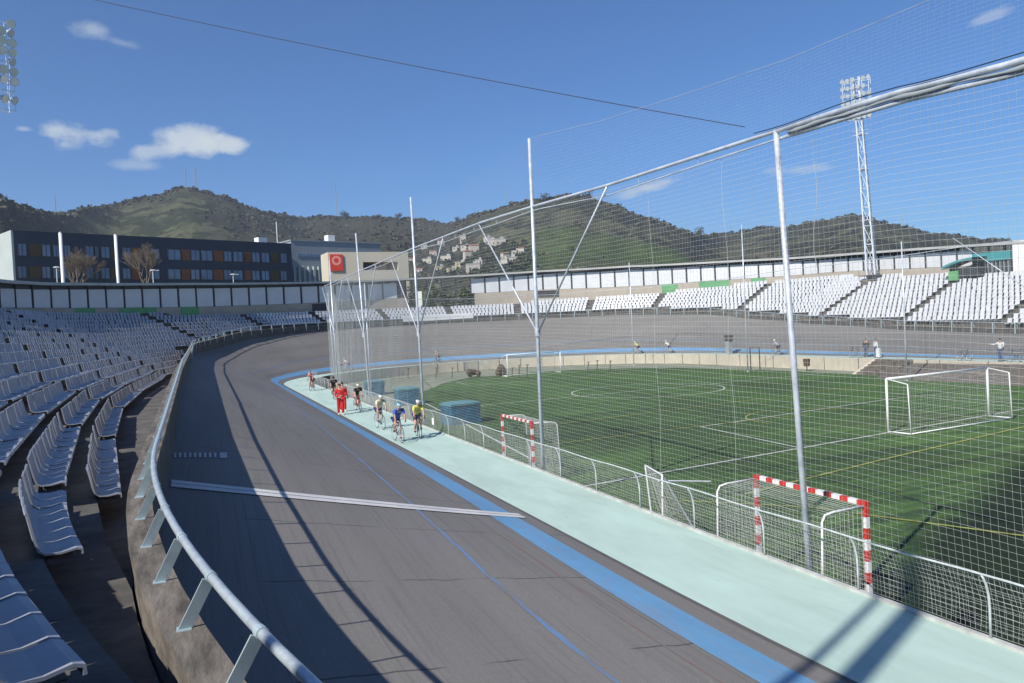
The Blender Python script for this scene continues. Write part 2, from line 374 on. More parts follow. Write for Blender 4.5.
def surf(name, ws, Rs, zf, m, uvs=True, parent=None):
    vs = []; fs = []; uv = []
    n = len(Rs)
    for w in ws:
        for R in Rs:
            vs.append(P3(w, R, zf(w, R))); uv.append((w, R))
    for i in range(len(ws)-1):
        for j in range(n-1): fs.append((i*n+j, (i+1)*n+j, (i+1)*n+j+1, i*n+j+1))
    me = bpy.data.meshes.new(name); me.from_pydata(vs, [], fs); me.update()
    L = me.uv_layers.new(name='UVMap')
    for lp in me.loops: L.data[lp.index].uv = uv[lp.vertex_index]
    me.polygons.foreach_set('use_smooth', [True]*len(me.polygons))
    me.materials.append(m)
    o = bpy.data.objects.new(name, me); COL.objects.link(o)
    if parent: o.parent = parent
    # make normals face up
    if me.polygons[0].normal.z < 0: me.flip_normals()
    return o
tr_R = list(np.linspace(25.13, 33.07, 14))
fineW = sorted(set([round(w, 2) for w in np.arange(-24, WE+78, 1.0)]))
o = surf('cycle_track', fineW, tr_R, trackz, mTrack); tag(o, kind='structure')
def lay(name, R0, R1, m, dz, wr=None, n=2):
    o = surf(name, fineW if wr is None else wr, list(np.linspace(R0, R1, n)), lambda w, R: trackz(w, R)+dz, m); tag(o, kind='structure'); return o
lay('blue_band', 25.64, 26.32, mBlue, .012, n=3)
lay('drain_strip', 25.13, 25.22, mDarkEdge, .008)
lay('worn_blue_line', 27.98, 28.07, mBlueWorn, .012)
lay('worn_red_line', 26.75, 26.79, worn_paint('worn_red', (.28, .10, .09), (.175, .165, .16), .5, .62, (.6, 10, 1)), .012)
# finish line: two white stripes with a grey gap
for a, b in ((17.06, 17.30), (17.335, 17.56)):
    ws = [a, b]; o = surf('finish_line', ws, list(np.linspace(25.45, 33.0, 12)), lambda w, R: trackz(w, R)+.022, mWhiteLine); tag(o, kind='structure')
o = surf('apron', fineW, [22.72, 23.5, 24.3, 25.13], lambda w, R: .006, mApron); tag(o, kind='structure')

tk = MB()
def tickq(x0, x1, y0, y1):
    c_ = []
    for x_, y_ in ((x0, y1), (x1, y1), (x1, y0), (x0, y0)):
        d_ = ray(x_, y_); t_ = 5.0
        while t_ < 60:
            p_ = CAM+d_*t_; R_i = XC-p_[0]
            if p_[2] <= trackz(p_[1], R_i)+.02: break
            t_ += .02
        c_.append(tuple(p_))
    tk.add(c_, [(0, 1, 2, 3)])
for i in range(9): tickq(174+i*5.0, 176.3+i*5.0, 452.6, 457.2)
tickq(220, 227, 452.5, 458)
o = tk.build('track_ticks', mat('tick_paint', (.46, .46, .45), .8, var=.2, scale=9)); tag(o, kind='structure')
# ground sheets
PZ = -1.15
g = MB(); n = 24
for i in range(n): pass
g.add([(-1390, -990, -1.6), (1990, -990, -1.6), (1990, 2390, -1.6), (-1390, 2390, -1.6)], [(0, 1, 2, 3)])
tag(g.build('ground', mGround), kind='structure')
g = MB(); ring = [P(w, 22.75) for w in fineW if w < WE+64.5-0.1]
ring = [P(w, 22.75) for w in np.arange(Y0, WE+64.5, 1.0)]
arc2 = [(XC+22.75*math.cos(a), Y0-22.75*math.sin(a)) for a in np.linspace(.02, math.pi-.02, 50)]
poly = ring+arc2
g.add([(x, y, PZ-.006) for x, y in poly], [tuple(range(len(poly)))[::-1]])
o = g.build('infield_ground', mSand); tag(o, kind='structure')
if o.data.polygons[0].normal.z < 0: o.data.flip_normals()
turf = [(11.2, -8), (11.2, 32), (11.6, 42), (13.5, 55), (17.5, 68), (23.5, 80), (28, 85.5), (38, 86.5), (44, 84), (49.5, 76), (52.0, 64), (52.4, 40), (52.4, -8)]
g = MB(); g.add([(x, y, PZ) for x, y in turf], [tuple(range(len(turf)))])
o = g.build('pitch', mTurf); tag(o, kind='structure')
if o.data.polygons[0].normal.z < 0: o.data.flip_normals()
def line(nm, pts, w, m, closed=False):
    g = MB(); z = PZ+.02 if m is mTurfWhite else PZ+.026
    n = len(pts); A = []; B = []
    for i in range(n):
        a = Vector(pts[i-1] if i > 0 or closed else pts[i]); b = Vector(pts[(i+1) % n] if i < n-1 or closed else pts[i])
        d = (b-a).normalized(); nn = Vector((-d.y, d.x))*w/2; p = Vector(pts[i])
        A.append((p.x+nn.x, p.y+nn.y, z)); B.append((p.x-nn.x, p.y-nn.y, z))
    if closed: A.append(A[0]); B.append(B[0])
    g.strip(A, B, True); o = g.build(nm, m)
    if o.data.polygons[0].normal.z < 0: o.data.flip_normals()
    tag(o, kind='structure')
def circ(cx, cy, r, a0=0, a1=360, n=48): return [(cx+r*math.cos(R_(a)), cy+r*math.sin(R_(a))) for a in np.linspace(a0, a1, n)]
line('pitch_line', circ(32.9, 54.7, 6.0)[:-1], .12, mTurfWhite, True)
line('pitch_line', [(13.6, 54.0), (51.8, 55.6)], .12, mTurfWhite)
line('pitch_line', [(11.7, 24.6), (39.8, 28.6), (51.5, 29.6)], .13, mTurfWhite)
line('pitch_line', [(23.0, 26.2), (23.7, 34.3), (39.1, 36.7), (42.3, 37.0), (41.6, 28.8)], .12, mTurfWhite)
line('pitch_line', [(18.0, 79.5), (46.5, 82.3)], .12, mTurfWhite)
line('pitch_line', [(25.0, 80.3), (24.4, 73.0), (43.0, 74.6), (43.4, 81.9)], .12, mTurfWhite)
line('pitch_line', [(12.8, 31.0), (15.5, 55.0), (18.0, 79.5)], .12, mTurfWhite)
line('pitch_line', circ(30.5, 33.5, 3.6, 0, 190), .11, mTurfYellow)
line('pitch_line', [(15.8, 20.6), (23.5, 22.4), (33.8, 24.5), (50, 27.0)], .13, mTurfYellow)
line('pitch_line', [(13.6, 21.0), (16.2, 18.2), (18.3, 13.2), (19.5, 8)], .12, mTurfYellow)
line('pitch_line', [(14.2, 34.0), (24.2, 34.6), (31, 34.4)], .10, mTurfYellow)
line('pitch_line', [(14.6, 40.0), (50.6, 45.0)], .10, mTurfYellow)

# kerb along the apron edge, retaining wall to the pitch
k = MB(); ws = fineW
for a, b in (((22.62, .10), (22.75, .10)),):
    k.strip([P3(w, 22.72, .05) for w in ws], [P3(w, 22.62, .05) for w in ws])
    k.strip([P3(w, 22.72, 0) for w in ws], [P3(w, 22.72, .05) for w in ws])
o = k.build('kerb', mat('kerb_paint', (.55, .56, .53), .7, col2=(.36, .36, .34), scale=3)); tag(o, 'low white kerb edging the mint apron under the mesh fence', 'kerb')
k = MB(); wsF = [w for w in ws if w > 96]
k.strip([P3(w, 22.62, .05) for w in wsF], [P3(w, 22.62, -1.7) for w in wsF])
o = k.build('retaining_wall', mCream); tag(o, 'cream retaining wall below the apron along the far side of the pitch', 'wall')
j = MB()
for w in np.arange(98, 250, 4.2): j.bar(P3(w, 22.58, -1.6), P3(w, 22.58, .08), .05, .02, tuple(inward(w)))
j.build('expansion_joint', mWallDark, o)
k = MB(); wsN = [w for w in ws if w <= 97]
k.strip([P3(w, 22.62, .05) for w in wsN], [P3(w, 22.62, -1.7) for w in wsN])
tag(k.build('retaining_wall', mCoping), 'rough concrete retaining wall under the mesh fence on the near side', 'wall')

# ------------------------------------------------------------------ rim wall with coping
rw = MB()
RAILR = 32.97
RI, RO = 33.05, 33.29
ci = [P3(w, RI-.04, copz(w)) for w in ws]; co = [P3(w, RO, copz(w)) for w in ws]
rw.strip(ci, co)
rw.strip([P3(w, RI-.04, copz(w)-.10) for w in ws], ci)
rw.strip([P3(w, RI+.01, copz(w)-.10) for w in ws], [P3(w, RI-.04, copz(w)-.10) for w in ws])
rw.strip(co, [P3(w, RO, copz(w)-.16) for w in ws])
rw.strip([P3(w, RO, copz(w)-.16) for w in ws], [P3(w, RO-.04, copz(w)-.18) for w in ws])
rw.strip([P3(w, RO-.04, copz(w)-.18) for w in ws], [P3(w, RO-.04, -1.7) for w in ws])
wallroot = rw.build('rim_wall', mCoping); tag(wallroot, 'weathered concrete wall with rounded coping around the top of the track', 'wall')
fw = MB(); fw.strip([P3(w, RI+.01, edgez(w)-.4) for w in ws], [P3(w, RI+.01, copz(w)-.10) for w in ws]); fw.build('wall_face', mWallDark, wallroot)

# railing: a tube on flat inclined posts
rl = empty('rim_railing', P3(20, 33.1, copz(20))); tag(rl, 'pale blue grey tube railing on flat leaning posts along the track rim', 'railing')
def child_fix(o, par):
    o.matrix_parent_inverse = par.matrix_world.inverted()
bpy.context.view_layer.update()
def bchild(mb, name, m, par, smooth=False):
    o = mb.build(name, m, par, smooth); o.matrix_parent_inverse = Matrix.Translation(-par.location) if par.rotation_euler.z == 0 else par.matrix_world.inverted(); return o
t = MB(); wsr = list(np.arange(-20, 40, .5))+list(np.arange(40, 258, 1.5))
t.tube([P3(w, RAILR, railz(w)) for w in wsr], .033, 12); bchild(t, 'top_rail', mGalv, rl, True)
pw = []
w = 3.6
while w < 255:
    pw.append(w); w += 1.17 if w < 14 else (1.5 if w < 60 else 2.05)
vis = pw[:]
stf = MB()
for i, w in enumerate(pw):
    tgt = MB() if i < 98 else stf
    wd = .085 if w < 90 else .10
    a = P3(w+.10, 33.15, copz(w)-.005); b = P3(w, 32.99, railz(w)-.02)
    q0_ = Vector(P3(w+.5, 33, 0))-Vector(P3(w, 33, 0)); tgt.bar(a, b, wd if w < 70 else .05, .014, tuple(q0_.normalized()))
    pp = P3(w+.10, 33.15, copz(w)+.003); tgt.box(pp, (.10, .10, .008), 0)
    tgt.tube([P3(w-.035, RAILR, railz(w)), P3(w+.035, RAILR, railz(w))], .039, 12)
    if w > 60:   # on the far rim the posts run down the wall face too
        tgt.bar(P3(w, 32.93, copz(w)-.5), P3(w, 32.93, railz(w)), .09, .02, tuple(inward(w)))
    if i < 98: bchild(tgt, 'railing_post', mPost, rl)
o = bchild(stf, 'railing_post', mPost, rl); tag(o, kind='stuff')

# ------------------------------------------------------------------ terraces
KMAX = 17
tw = [w for w in np.arange(-24, WE+78, 1.0)]
tb = MB(); prof = []
for w in tw:
    rwall = ip(RW, w); pr = []
    zlast = None
    for k in range(1, KMAX+1):
        R0_ = min(max(Rk(w, k)-.42, 33.28), rwall); R1_ = min(max(Rk(w, k+1)-.42, 33.28), rwall); z = rowz(w, k)-.43
        if k == 1: R0_ = 33.28
        if R0_ >= rwall-.02: z = zlast
        pr += [(R0_, z), (R1_, z)]; zlast = z
    pr.append((rwall+.5, zlast)); prof.append(pr)
n = len(prof[0])
for w, pr in zip(tw, prof): tb.v += [P3(w, R, z) for R, z in pr]
for i in range(len(tw)-1):
    for j in range(n-1):
        tb.f.append((i*n+j, (i+1)*n+j, (i+1)*n+j+1, i*n+j+1)); tb.mi.append(0)
ter = tb.build('seating_terrace', mTerr); tag(ter, 'stepped concrete seating terrace curving round outside the track', 'terrace')

# ------------------------------------------------------------------ seats
def seat_shell(mb, W=.515, hi=True, M=None):
    # side profile: x = out (away from the track), z up, origin on the pan front edge
    prof = [(-.005, -.055), (0, 0), (.06, .012), (.20, -.012), (.34, -.005), (.395, .035), (.425, .14), (.455, .30), (.48, .43), (.50, .437)] if hi else [(0, -.05), (0, 0), (.37, 0), (.43, .14), (.485, .43)]
    xs = [-.5, -.40, -.18, .18, .40, .5] if hi else [-.5, .5]
    th = .022
    vs = []; fs = []; m = len(xs); n = len(prof)
    for lay_ in (0, 1):
        for i, (x, z) in enumerate(prof):
            a = prof[max(i-1, 0)]; b = prof[min(i+1, n-1)]
            d = Vector((b[0]-a[0], b[1]-a[1])).normalized(); nx, nz = d.y, -d.x
            for s in xs:
                lift = .010*max(0, (abs(s)-.34)/.16) if (hi and i > 1) else 0
                k = (th if lay_ else 0)
                vs.append((x+nx*k-(-nx)*0-lift*(d.y), s*W, z+nz*k+lift*abs(d.x)))
    def id_(l, i, j): return l*n*m+i*m+j
    for i in range(n-1):
        for j in range(m-1):
            fs.append((id_(0, i, j), id_(0, i+1, j), id_(0, i+1, j+1), id_(0, i, j+1)))
            fs.append((id_(1, i, j), id_(1, i, j+1), id_(1, i+1, j+1), id_(1, i+1, j)))
    for i in range(n-1):
        fs.append((id_(0, i, 0), id_(1, i, 0), id_(1, i+1, 0), id_(0, i+1, 0)))
        fs.append((id_(0, i, m-1), id_(0, i+1, m-1), id_(1, i+1, m-1), id_(1, i, m-1)))
    for j in range(m-1):
        fs.append((id_(0, 0, j), id_(0, 0, j+1), id_(1, 0, j+1), id_(1, 0, j)))
        fs.append((id_(0, n-1, j), id_(1, n-1, j), id_(1, n-1, j+1), id_(0, n-1, j+1)))
    if M is not None: vs = [M@Vector(v) for v in vs]
    mb.add(vs, fs)
def w_at_px(xp, R, z, lo=60, hi=215):
    return min(((abs(px(P3(w, R, z))[0]-xp), w) for w in np.arange(lo, hi, .1)), key=lambda q: q[0])[1]
PIT = .53
seats = []   # (dist, w, k, block, idx)
aisles = [-19, -8.4, 2.6, 13.6, 24.0, 35.2, 46.4, 57.6, 68.8]+[w_at_px(x_, 34.2, z_, 60, 240) for x_, z_ in ((206, 5.0), (265, 6.2), (326, 6.3), (388, 6.3), (452, 6.3), (518, 6.3), (588, 6.2), (653, 6.0), (739, 4.9), (820, 3.9), (902, 3.1), (1000, 2.6), (1110, 2.6))]
print('aisles', aisles)
def in_view(p):
    x, y, kx = px(p)
    return kx > .5 and -14 < x < 1036 and 240 < y < 700
STARTW = {1: 14.7, 2: 9.3, 3: 4.75, 4: 3.9}
for k in range(1, KMAX+1):
    for b in range(len(aisles)-1):
        a0, a1 = aisles[b]+.45, aisles[b+1]-.45
        if k in STARTW:
            if a1 < STARTW[k]+1: continue
            a0 = max(a0, STARTW[k])
        # seat pitch is measured along the row itself
        mid = (a0+a1)/2
        r = Rk(mid, k); sc = 1.0 if (Y0 <= mid <= Y1 or mid > WE) else r/RR
        L = (a1-a0)*sc; nseat = int(L/PIT)
        for i in range(nseat):
            w = a0+(i+.5)*(a1-a0)/nseat
            R = Rk(w, k)
            if R < (33.3 if w < 30 else 33.95) or R+ip([(80, 1.5), (110, 1.0)], w) > ip(RW, w): continue
            if w < STARTW.get(k, -20): continue
            z = rowz(w, k)
            p = P3(w, R, z)
            vis_ = in_view(p)
            if not vis_ and not (w < 40 and k < 10): continue
            q = px(p)
            # seats wholly hidden behind the high rim are skipped
            if w > 84 and z+.42 < copz(w): continue
            seats.append((q[2] if vis_ else 999, w, k, b, i, p))
seats.sort(key=lambda s: s[0])
ORD = ['first', 'second', 'third', 'fourth', 'fifth', 'sixth', 'seventh', 'eighth', 'ninth', 'tenth', 'eleventh', 'twelfth', 'thirteenth', 'fourteenth', 'fifteenth', 'sixteenth', 'seventeenth', 'eighteenth', 'nineteenth', 'twentieth', 'twenty-first', 'twenty-second']
def seat_yaw(w, k):
    a = Vector(P(w-.3, Rk(w-.3, k))); b = Vector(P(w+.3, Rk(w+.3, k))); d = (b-a)
    # out direction: left of travel (travel runs clockwise on plan, outside is on the left)
    return math.atan2(d.x, -d.y) if False else math.atan2(d.y, d.x)+math.pi/2
sm = MB(); seat_shell(sm); me_shell = sm.mesh('seat_shell'); me_shell.materials.append(mSeatShade); me_shell.polygons.foreach_set('use_smooth', [False]*len(me_shell.polygons))
bm_ = MB(); bm_.box((.22, -.14, -.12), (.30, .03, .05)); bm_.box((.22, .14, -.12), (.30, .03, .05)); bm_.box((.40, -.14, -.25), (.04, .04, .34)); bm_.box((.40, .14, -.25), (.04, .04, .34)); bm_.box((.30, 0, -.085), (.05, .42, .03))
me_br = bm_.mesh('seat_bracket'); me_br.materials.append(mSeatDark)
low = MB(); lowmi = []; NS = 300; nseats_thing = 0
first = {}
for (dist, w, k, b, i, p) in seats:
    yaw = seat_yaw(w, k)+random.gauss(0, .012); z = p[2]
    if nseats_thing < NS:
        r_ = empty('stadium_seat', p, yaw)
        bi = b-2
        f = first.setdefault((k, b), i)
        tag(r_, 'white plastic seat, %s along the %s block in the %s row above the railing' % (ORD[min(i, 21)], ORD[bi], 'front' if k == 1 else ORD[k-1]), 'stadium seat', 'white seats of the near stand')
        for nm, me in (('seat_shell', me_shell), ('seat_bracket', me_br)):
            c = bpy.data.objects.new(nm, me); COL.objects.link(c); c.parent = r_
        r_.rotation_euler = (random.gauss(0, .016), random.gauss(0, .028), yaw)
        nseats_thing += 1
    else:
        M4 = Matrix.Translation(p)@Matrix.Rotation(yaw, 4, 'Z')@Matrix.Rotation(random.gauss(0, .035), 4, 'Y')@Matrix.Rotation(random.gauss(0, .03), 4, 'Z')
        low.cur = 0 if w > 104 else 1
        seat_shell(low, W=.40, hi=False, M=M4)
o = low.build('stadium_seat', [mSeat, mSeatShade]); tag(o, 'mass of small white plastic seats in the far stands', 'stadium seats', kind='stuff')
# seats are white both on near and far blocks; dark carrier rail beneath each row
cr = MB()
for k in range(1, KMAX+1):
    run = []
    for w in np.arange(-16, 236, 1.0):
        R = Rk(w, k)
        if R < (33.3 if w < 30 else 33.9) or R+1.0 > ip(RW, w) or w < STARTW.get(k, -30): 
            if len(run) > 1: cr.tube(run, .02, 4)
            run = []
        else: run.append(P3(w, R+.40, rowz(w, k)-.12))
    if len(run) > 1: cr.tube(run, .02, 4)
cr.build('seat_carrier_rail', mSeatDark, ter)

# ------------------------------------------------------------------ gallery wall with white panels and roof
gal = MB()
wg = list(np.arange(-24, WE+78, 1.5))
OPEN = (126.5, 134.5)                       # open bay in which the trees behind show
def gseg(lo, hi): return [w for w in wg if lo <= w <= hi]
def wallz0(w):
    rwall = ip(RW, w); kk = int((rwall-ip(R1T, w))/.8)+1
    return rowz(w, kk)-1.2
segs = [gseg(-24, OPEN[0]), gseg(OPEN[1], 400)]
for sg in segs:
    gal.strip([P3(w, ip(RW, w), wallz0(w)) for w in sg], [P3(w, ip(RW, w), ip(PBOT, w)) for w in sg])
    gal.strip([P3(w, ip(RW, w), ip(PBOT, w)) for w in sg], [P3(w, ip(RW, w)+.25, ip(PBOT, w)) for w in sg])
    gal.strip([P3(w, ip(RW, w)+.25, ip(PBOT, w)) for w in sg], [P3(w, ip(RW, w)+.25, -1.6) for w in sg])
gw = gal.build('gallery_wall', mBeige); tag(gw, 'beige perimeter wall carrying white panels and a flat roof around the stands', 'wall')
# green painted stretches
gp = MB()
def px_to_w(xp, lo=60, hi=215):
    best = min(((abs(px(P3(w, ip(RW, w), 9))[0]-xp), w) for w in np.arange(lo, hi, .1)), key=lambda a: a[0]); return best[1]
for x0, x1 in ((74, 95), (118, 156), (180, 199), (662, 678), (699, 730), (751, 766)):
    a, b = px_to_w(x0), px_to_w(x1); sg = list(np.linspace(a, b, 4)); m_ = MB()
    m_.strip([P3(w, ip(RW, w)-.02, wallz0(w)+.2) for w in sg], [P3(w, ip(RW, w)-.02, ip(PBOT, w)-.02) for w in sg])
    m_.build('green_painted_patch', mGreen, gw)
for x0, x1 in ((538, 559), (312, 326)):
    a, b = px_to_w(x0), px_to_w(x1); m_ = MB(); sg = [a, b]
    m_.strip([P3(w, ip(RW, w)-.03, ip(PBOT, w)-1.15) for w in sg], [P3(w, ip(RW, w)-.03, ip(PBOT, w)-.12) for w in sg])
    m_.build('dark_doorway', mDark, gw)
roofm = MB(); W_ = wg
ov = .75
A = [P3(w, ip(RW, w)-ov, ip(ROOFZ, w)) for w in W_]; B = [P3(w, ip(RW, w)+1.6, ip(ROOFZ, w)+.02) for w in W_]
roofm.strip(A, B); roofm.strip([P3(w, ip(RW, w)-ov, ip(ROOFZ, w)-.26) for w in W_], A)
roofm.strip(B, [P3(w, ip(RW, w)+1.6, ip(ROOFZ, w)-.26) for w in W_])
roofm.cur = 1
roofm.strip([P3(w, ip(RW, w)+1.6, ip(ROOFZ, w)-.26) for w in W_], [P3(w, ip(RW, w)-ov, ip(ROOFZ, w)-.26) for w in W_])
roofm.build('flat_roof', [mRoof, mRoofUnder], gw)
# beam under the roof, panels and dark posts
w = 62.0; pan = []
while w < 225:
    xa = px(P3(w, ip(RW, w), 9))[0]; want = ip([(0, 18.6), (300, 17.2), (400, 14.5), (700, 14.2), (900, 15.5), (1000, 16)], xa); w2 = w
    while px(P3(w2, ip(RW, w2), 9))[0]-xa < want and w2-w < 3.2: w2 += .02
    pan.append((w, w2)); w = w2
cols = MB(); cnt = 0; pst = MB()
for a, b in pan:
    zb = ip(PBOT, a)+.03; zt = ip(ROOFZ, a)-.62
    if not (OPEN[0]-.5 < a < OPEN[1]-.3 or OPEN[0] < b < OPEN[1]) and not (a > 197.5):
        m_ = MB()
        g_ = .10 if True else 0
        fa = a+(b-a)*.06; fb = b-(b-a)*.06
        ra, rb = ip(RW, fa), ip(RW, fb)
        v = [P3(fa, ra+.02, zb), P3(fb, rb+.02, ip(PBOT, b)+.03), P3(fb, rb+.02, ip(ROOFZ, b)-.62), P3(fa, ra+.02, zt),
             P3(fa, ra+.08, zb), P3(fb, rb+.08, ip(PBOT, b)+.03), P3(fb, rb+.08, ip(ROOFZ, b)-.62), P3(fa, ra+.08, zt)]
        m_.add(v, [(0, 1, 2, 3), (7, 6, 5, 4), (0, 4, 5, 1), (3, 2, 6, 7), (0, 3, 7, 4), (1, 5, 6, 2)])
        if cnt < 95: m_.build('white_panel', mPanel, gw); cnt += 1
        else: pst.add(m_.v, m_.f)
    cols.bar(P3(a, ip(RW, a)+.05, zb-.05), P3(a, ip(RW, a)+.05, ip(ROOFZ, a)-.25), .16, .16, tuple(inward(a)))
if pst.v: tag(pst.build('white_panel', mPanel, gw), kind='stuff')
cols.build('roof_post', mFrame, gw)
bk = MB()
for sg in segs:
    bk.strip([P3(w, ip(RW, w)+.16, ip(PBOT, w)) for w in sg if w < 198], [P3(w, ip(RW, w)+.16, ip(ROOFZ, w)-.24) for w in sg if w < 198])
bk.build('backing_board', mFrame, gw)

# ------------------------------------------------------------------ safety nets
KR = 22.5                                    # net line sits on the pitch side of the kerb
def tubez(w): return ip([(-10, 7.45), (6.9, 7.62), (8.8, 7.77), (11.5, 7.84), (17.8, 8.02), (22.8, 8.25), (27.5, 8.42), (37.3, 8.55), (60, 8.6), (77, 8.6), (100, 8.5), (160, 8.6), (220, 9.0), (250, 9.2)], w)
def cabz(w): return ip([(-6, 8.9), (6, 8.85), (8, 8.9), (11, 9.0), (13.7, 9.25), (18, 9.7), (22.5, 10.35), (30, 10.0), (37.3, 10.5), (45, 10.1), (52, 10.4), (66, 10.4)], w)
def net(name, w0, w1, zlo, zhi, cell, r, nseg, m, parent=None, R=KR, lean=0.0, hstep=None, hvar=.0):
    mb = MB(); V = []; Fc = []
    # scale of arc radius
    Rf = R if callable(R) else (lambda w: R)
    sc = 1.0 if not (Y1 < (w0+w1)/2 < WE) else Rf((w0+w1)/2)/RR
    nv = int((w1-w0)*sc/cell)
    def pt(w, z):
        t = (z-zlo(w))/max(.1, zhi(w)-zlo(w))
        off = .05*math.sin(w*.9+z*.7)*math.sin(math.pi*min(1, max(0, t)))+.03*math.sin(w*2.7+1.3*z)
        return P3(w+.04*math.sin(z*1.3+w*.6), Rf(w)+off+lean*t, z)
    for i in range(nv+1):
        w = w0+(w1-w0)*i/nv; a, b = zlo(w), zhi(w)
        pts = [pt(w, a+(b-a)*j/nseg) for j in range(nseg+1)]
        mb.tube(pts, r, 3)
    hs = hstep or .6
    nh = max(2, int((w1-w0)*sc/hs))
    zmax = max(zhi(w0+(w1-w0)*i/20)-zlo(w0+(w1-w0)*i/20) for i in range(21)); j = 0
    while j*cell < zmax:
        run = []
        for i in range(nh+1):
            w = w0+(w1-w0)*i/nh; z = zlo(w)+j*cell*(zhi(w)-zlo(w))/zmax
            run.append(pt(w, z))
        mb.tube(run, r, 3); j += 1
    return mb.build(name, m, parent)
nt_ = net('safety_net', -1.5, 40, lambda w: .12, lambda w: tubez(w)-.12, .115, .0018, 10, mNet, hstep=.5)
tag(nt_, 'tall white ball net of square mesh hanging over the near side of the pitch', 'net')
nt_ = net('safety_net', 40, 66, lambda w: .12, lambda w: tubez(w)-.12, .125, .0028, 5, mNet, hstep=1.2)
tag(nt_, 'tall white ball net hanging beside the far end of the near straight', 'net')
nt_ = net('safety_net', 5.5, 36, lambda w: tubez(w)+.12, lambda w: cabz(w), .115, .0007, 4, mNet, hstep=.6)
tag(nt_, 'thin upper ball net strung above the pale tube against the sky', 'net')
nt_ = net('safety_net', 66, WE, lambda w: -.9, lambda w: tubez(w)-.3, .14, .0038, 2, mNet, R=lambda w: ip([(66, 22.5), (72, 21.0), (78, 19.9), (90, 19.5), (130, 20.5), (180, 22.3)], w), hstep=2.0)
tag(nt_, 'ball net curving round the far end of the pitch', 'net')
nt_ = net('safety_net', WE, WE+66, lambda w: -.9, lambda w: tubez(w)-.3, .14, .0038, 2, mNet, R=22.35, hstep=3)
tag(nt_, 'ball net along the far side of the pitch in front of the white stand', 'net')

def pole(base, top, r, label, brace=None, group=None, r2=None, name='net_pole', hw=.0):
    e = empty(name, base); tag(e, label, 'pole', group)
    b = Vector(base)
    p = MB(); p.seg(base, top, r, r2 or r*.8, 10)
    p.box((base[0], base[1], base[2]+.02), (.26, .26, .03)); bchild(p, 'shaft', mTube, e, True)
    if brace:
        apex, ends = brace
        for en in ends:
            q = MB(); q.seg(apex, en, .032, .028, 6); bchild(q, 'brace', mTube, e, True)
        q = MB(); q.seg((apex[0], apex[1], apex[2]-.10), (apex[0], apex[1], apex[2]+.14), r*1.35, r*1.35, 10); bchild(q, 'clamp_collar', mTube, e)
    return e
NR = KR-.02
def onl(w, z, R=NR): return P3(w, R, z)
gpo = 'net poles along the near side of the pitch'
pole(onl(11.1, -.1), onl(11.48, 7.86), .062, 'leaning grey pole nearest the camera carrying the net tube', group=gpo)
def vb(w, za, dw=5.0): return (onl(w, za), [onl(w-dw+.1, tubez(w-dw)-.03), onl(w+dw, tubez(w+dw)-.03)])
pole(onl(22.8, -.1), onl(22.6, 10.35), .065, 'tall grey net pole with V braces beside the small red goal', vb(22.7, 4.3), gpo)
pole(onl(37.0, -.1), onl(37.3, 11.0), .062, 'tall grey net pole with V braces just behind the yellow cyclist', vb(37.2, 4.4), gpo)
pole(onl(50.0, -.1), onl(51.8, 11.1), .062, 'tall grey net pole with V braces near the single rider in dark kit', vb(51, 4.4), gpo)
pole(onl(62.5, -.1), onl(63.4, 10.4), .062, 'tall grey net pole farthest along the near fence', vb(62.9, 4.6), gpo)
pole((11.9, 60.0, -1.15), (12.0, 60.9, 8.4), .05, 'slim grey pole set inside the net beside the blue mats')
pole((10.9, 70.5, -1.15), (10.7, 71, 8.2), .05, 'slim grey pole inside the net at the end of the straight')
gpf = 'net poles on the far side of the pitch'
for xx, w_, zt_, lb in ((634, None, 11.5, 'slim pole of the far net behind the two pale riders'), (748, None, 13.2, 'tall slim pole of the far net behind the centre circle'), (907, None, 9.4, 'pale pole of the far net beside the concrete steps')):
    q = pz(xx, {634: 366, 748: 372, 907: 381}[xx], -1.15)
    pole(tuple(q), (q[0], q[1], zt_), .06, lb, None, gpf)
q = pz(1032, 385, -1.15)
pole(tuple(q), (q[0], q[1], 9.3), .06, 'pale pole of the far net at the right edge', ((q[0], q[1], 5.2), [(q[0], q[1]-5, 9.25), (q[0], q[1]+5.5, 9.3)]), gpf)
# support tubes
tt = empty('support_tube', onl(10, tubez(10))); tag(tt, 'long pale double tube holding up the near ball net across the sky', 'tube')
m_ = MB(); wl = list(np.arange(-4, 68, .75)); m_.tube([onl(w, tubez(w)) for w in wl], [.050 if w < 11.6 else .040 for w in wl], 8); bchild(m_, 'upper_tube', mTube, tt, True)
def lowz(w): return tubez(w)-ip([(-4, .13), (11.5, .13), (14, .17), (18, .24), (22.5, .10), (26, .2), (33, .22), (37, .1), (45, .22), (52, .1), (60, .2), (67, .1)], w)
m_ = MB(); m_.tube([onl(w, lowz(w), NR-.06) for w in wl], [.042 if w < 11.6 else .016 for w in wl], 8); bchild(m_, 'lower_tube', mTube, tt, True)
m_ = MB(); wl5 = list(np.arange(-4, 11.4, .22)); m_.tube([onl(w, tubez(w)-.075+.012*math.sin(w*5), NR-.01) for w in wl5], [.034+.014*math.sin(w*3.1)+.008*math.sin(w*11) for w in wl5], 7); bchild(m_, 'rolled_net', mGreyClad, tt, True)
m_ = MB(); wl2 = list(np.arange(-4, 12.2, .4)); m_.tube([onl(w, tubez(w)+.07+.02*math.sin(w*2.1), NR+.06) for w in wl2], .009, 6); bchild(m_, 'cable', mBldBlue, tt)
m_ = MB()
for w in np.arange(11.5, 66, 2.4): m_.seg(onl(w, tubez(w)), onl(w+.02, lowz(w)-.02, NR-.05), .008, n=4)
bchild(m_, 'hanger', mTube, tt)
m_ = MB(); wl3 = list(np.arange(4, 23, .6)); m_.tube([onl(w, cabz(w)) for w in wl3], .0045, 4)
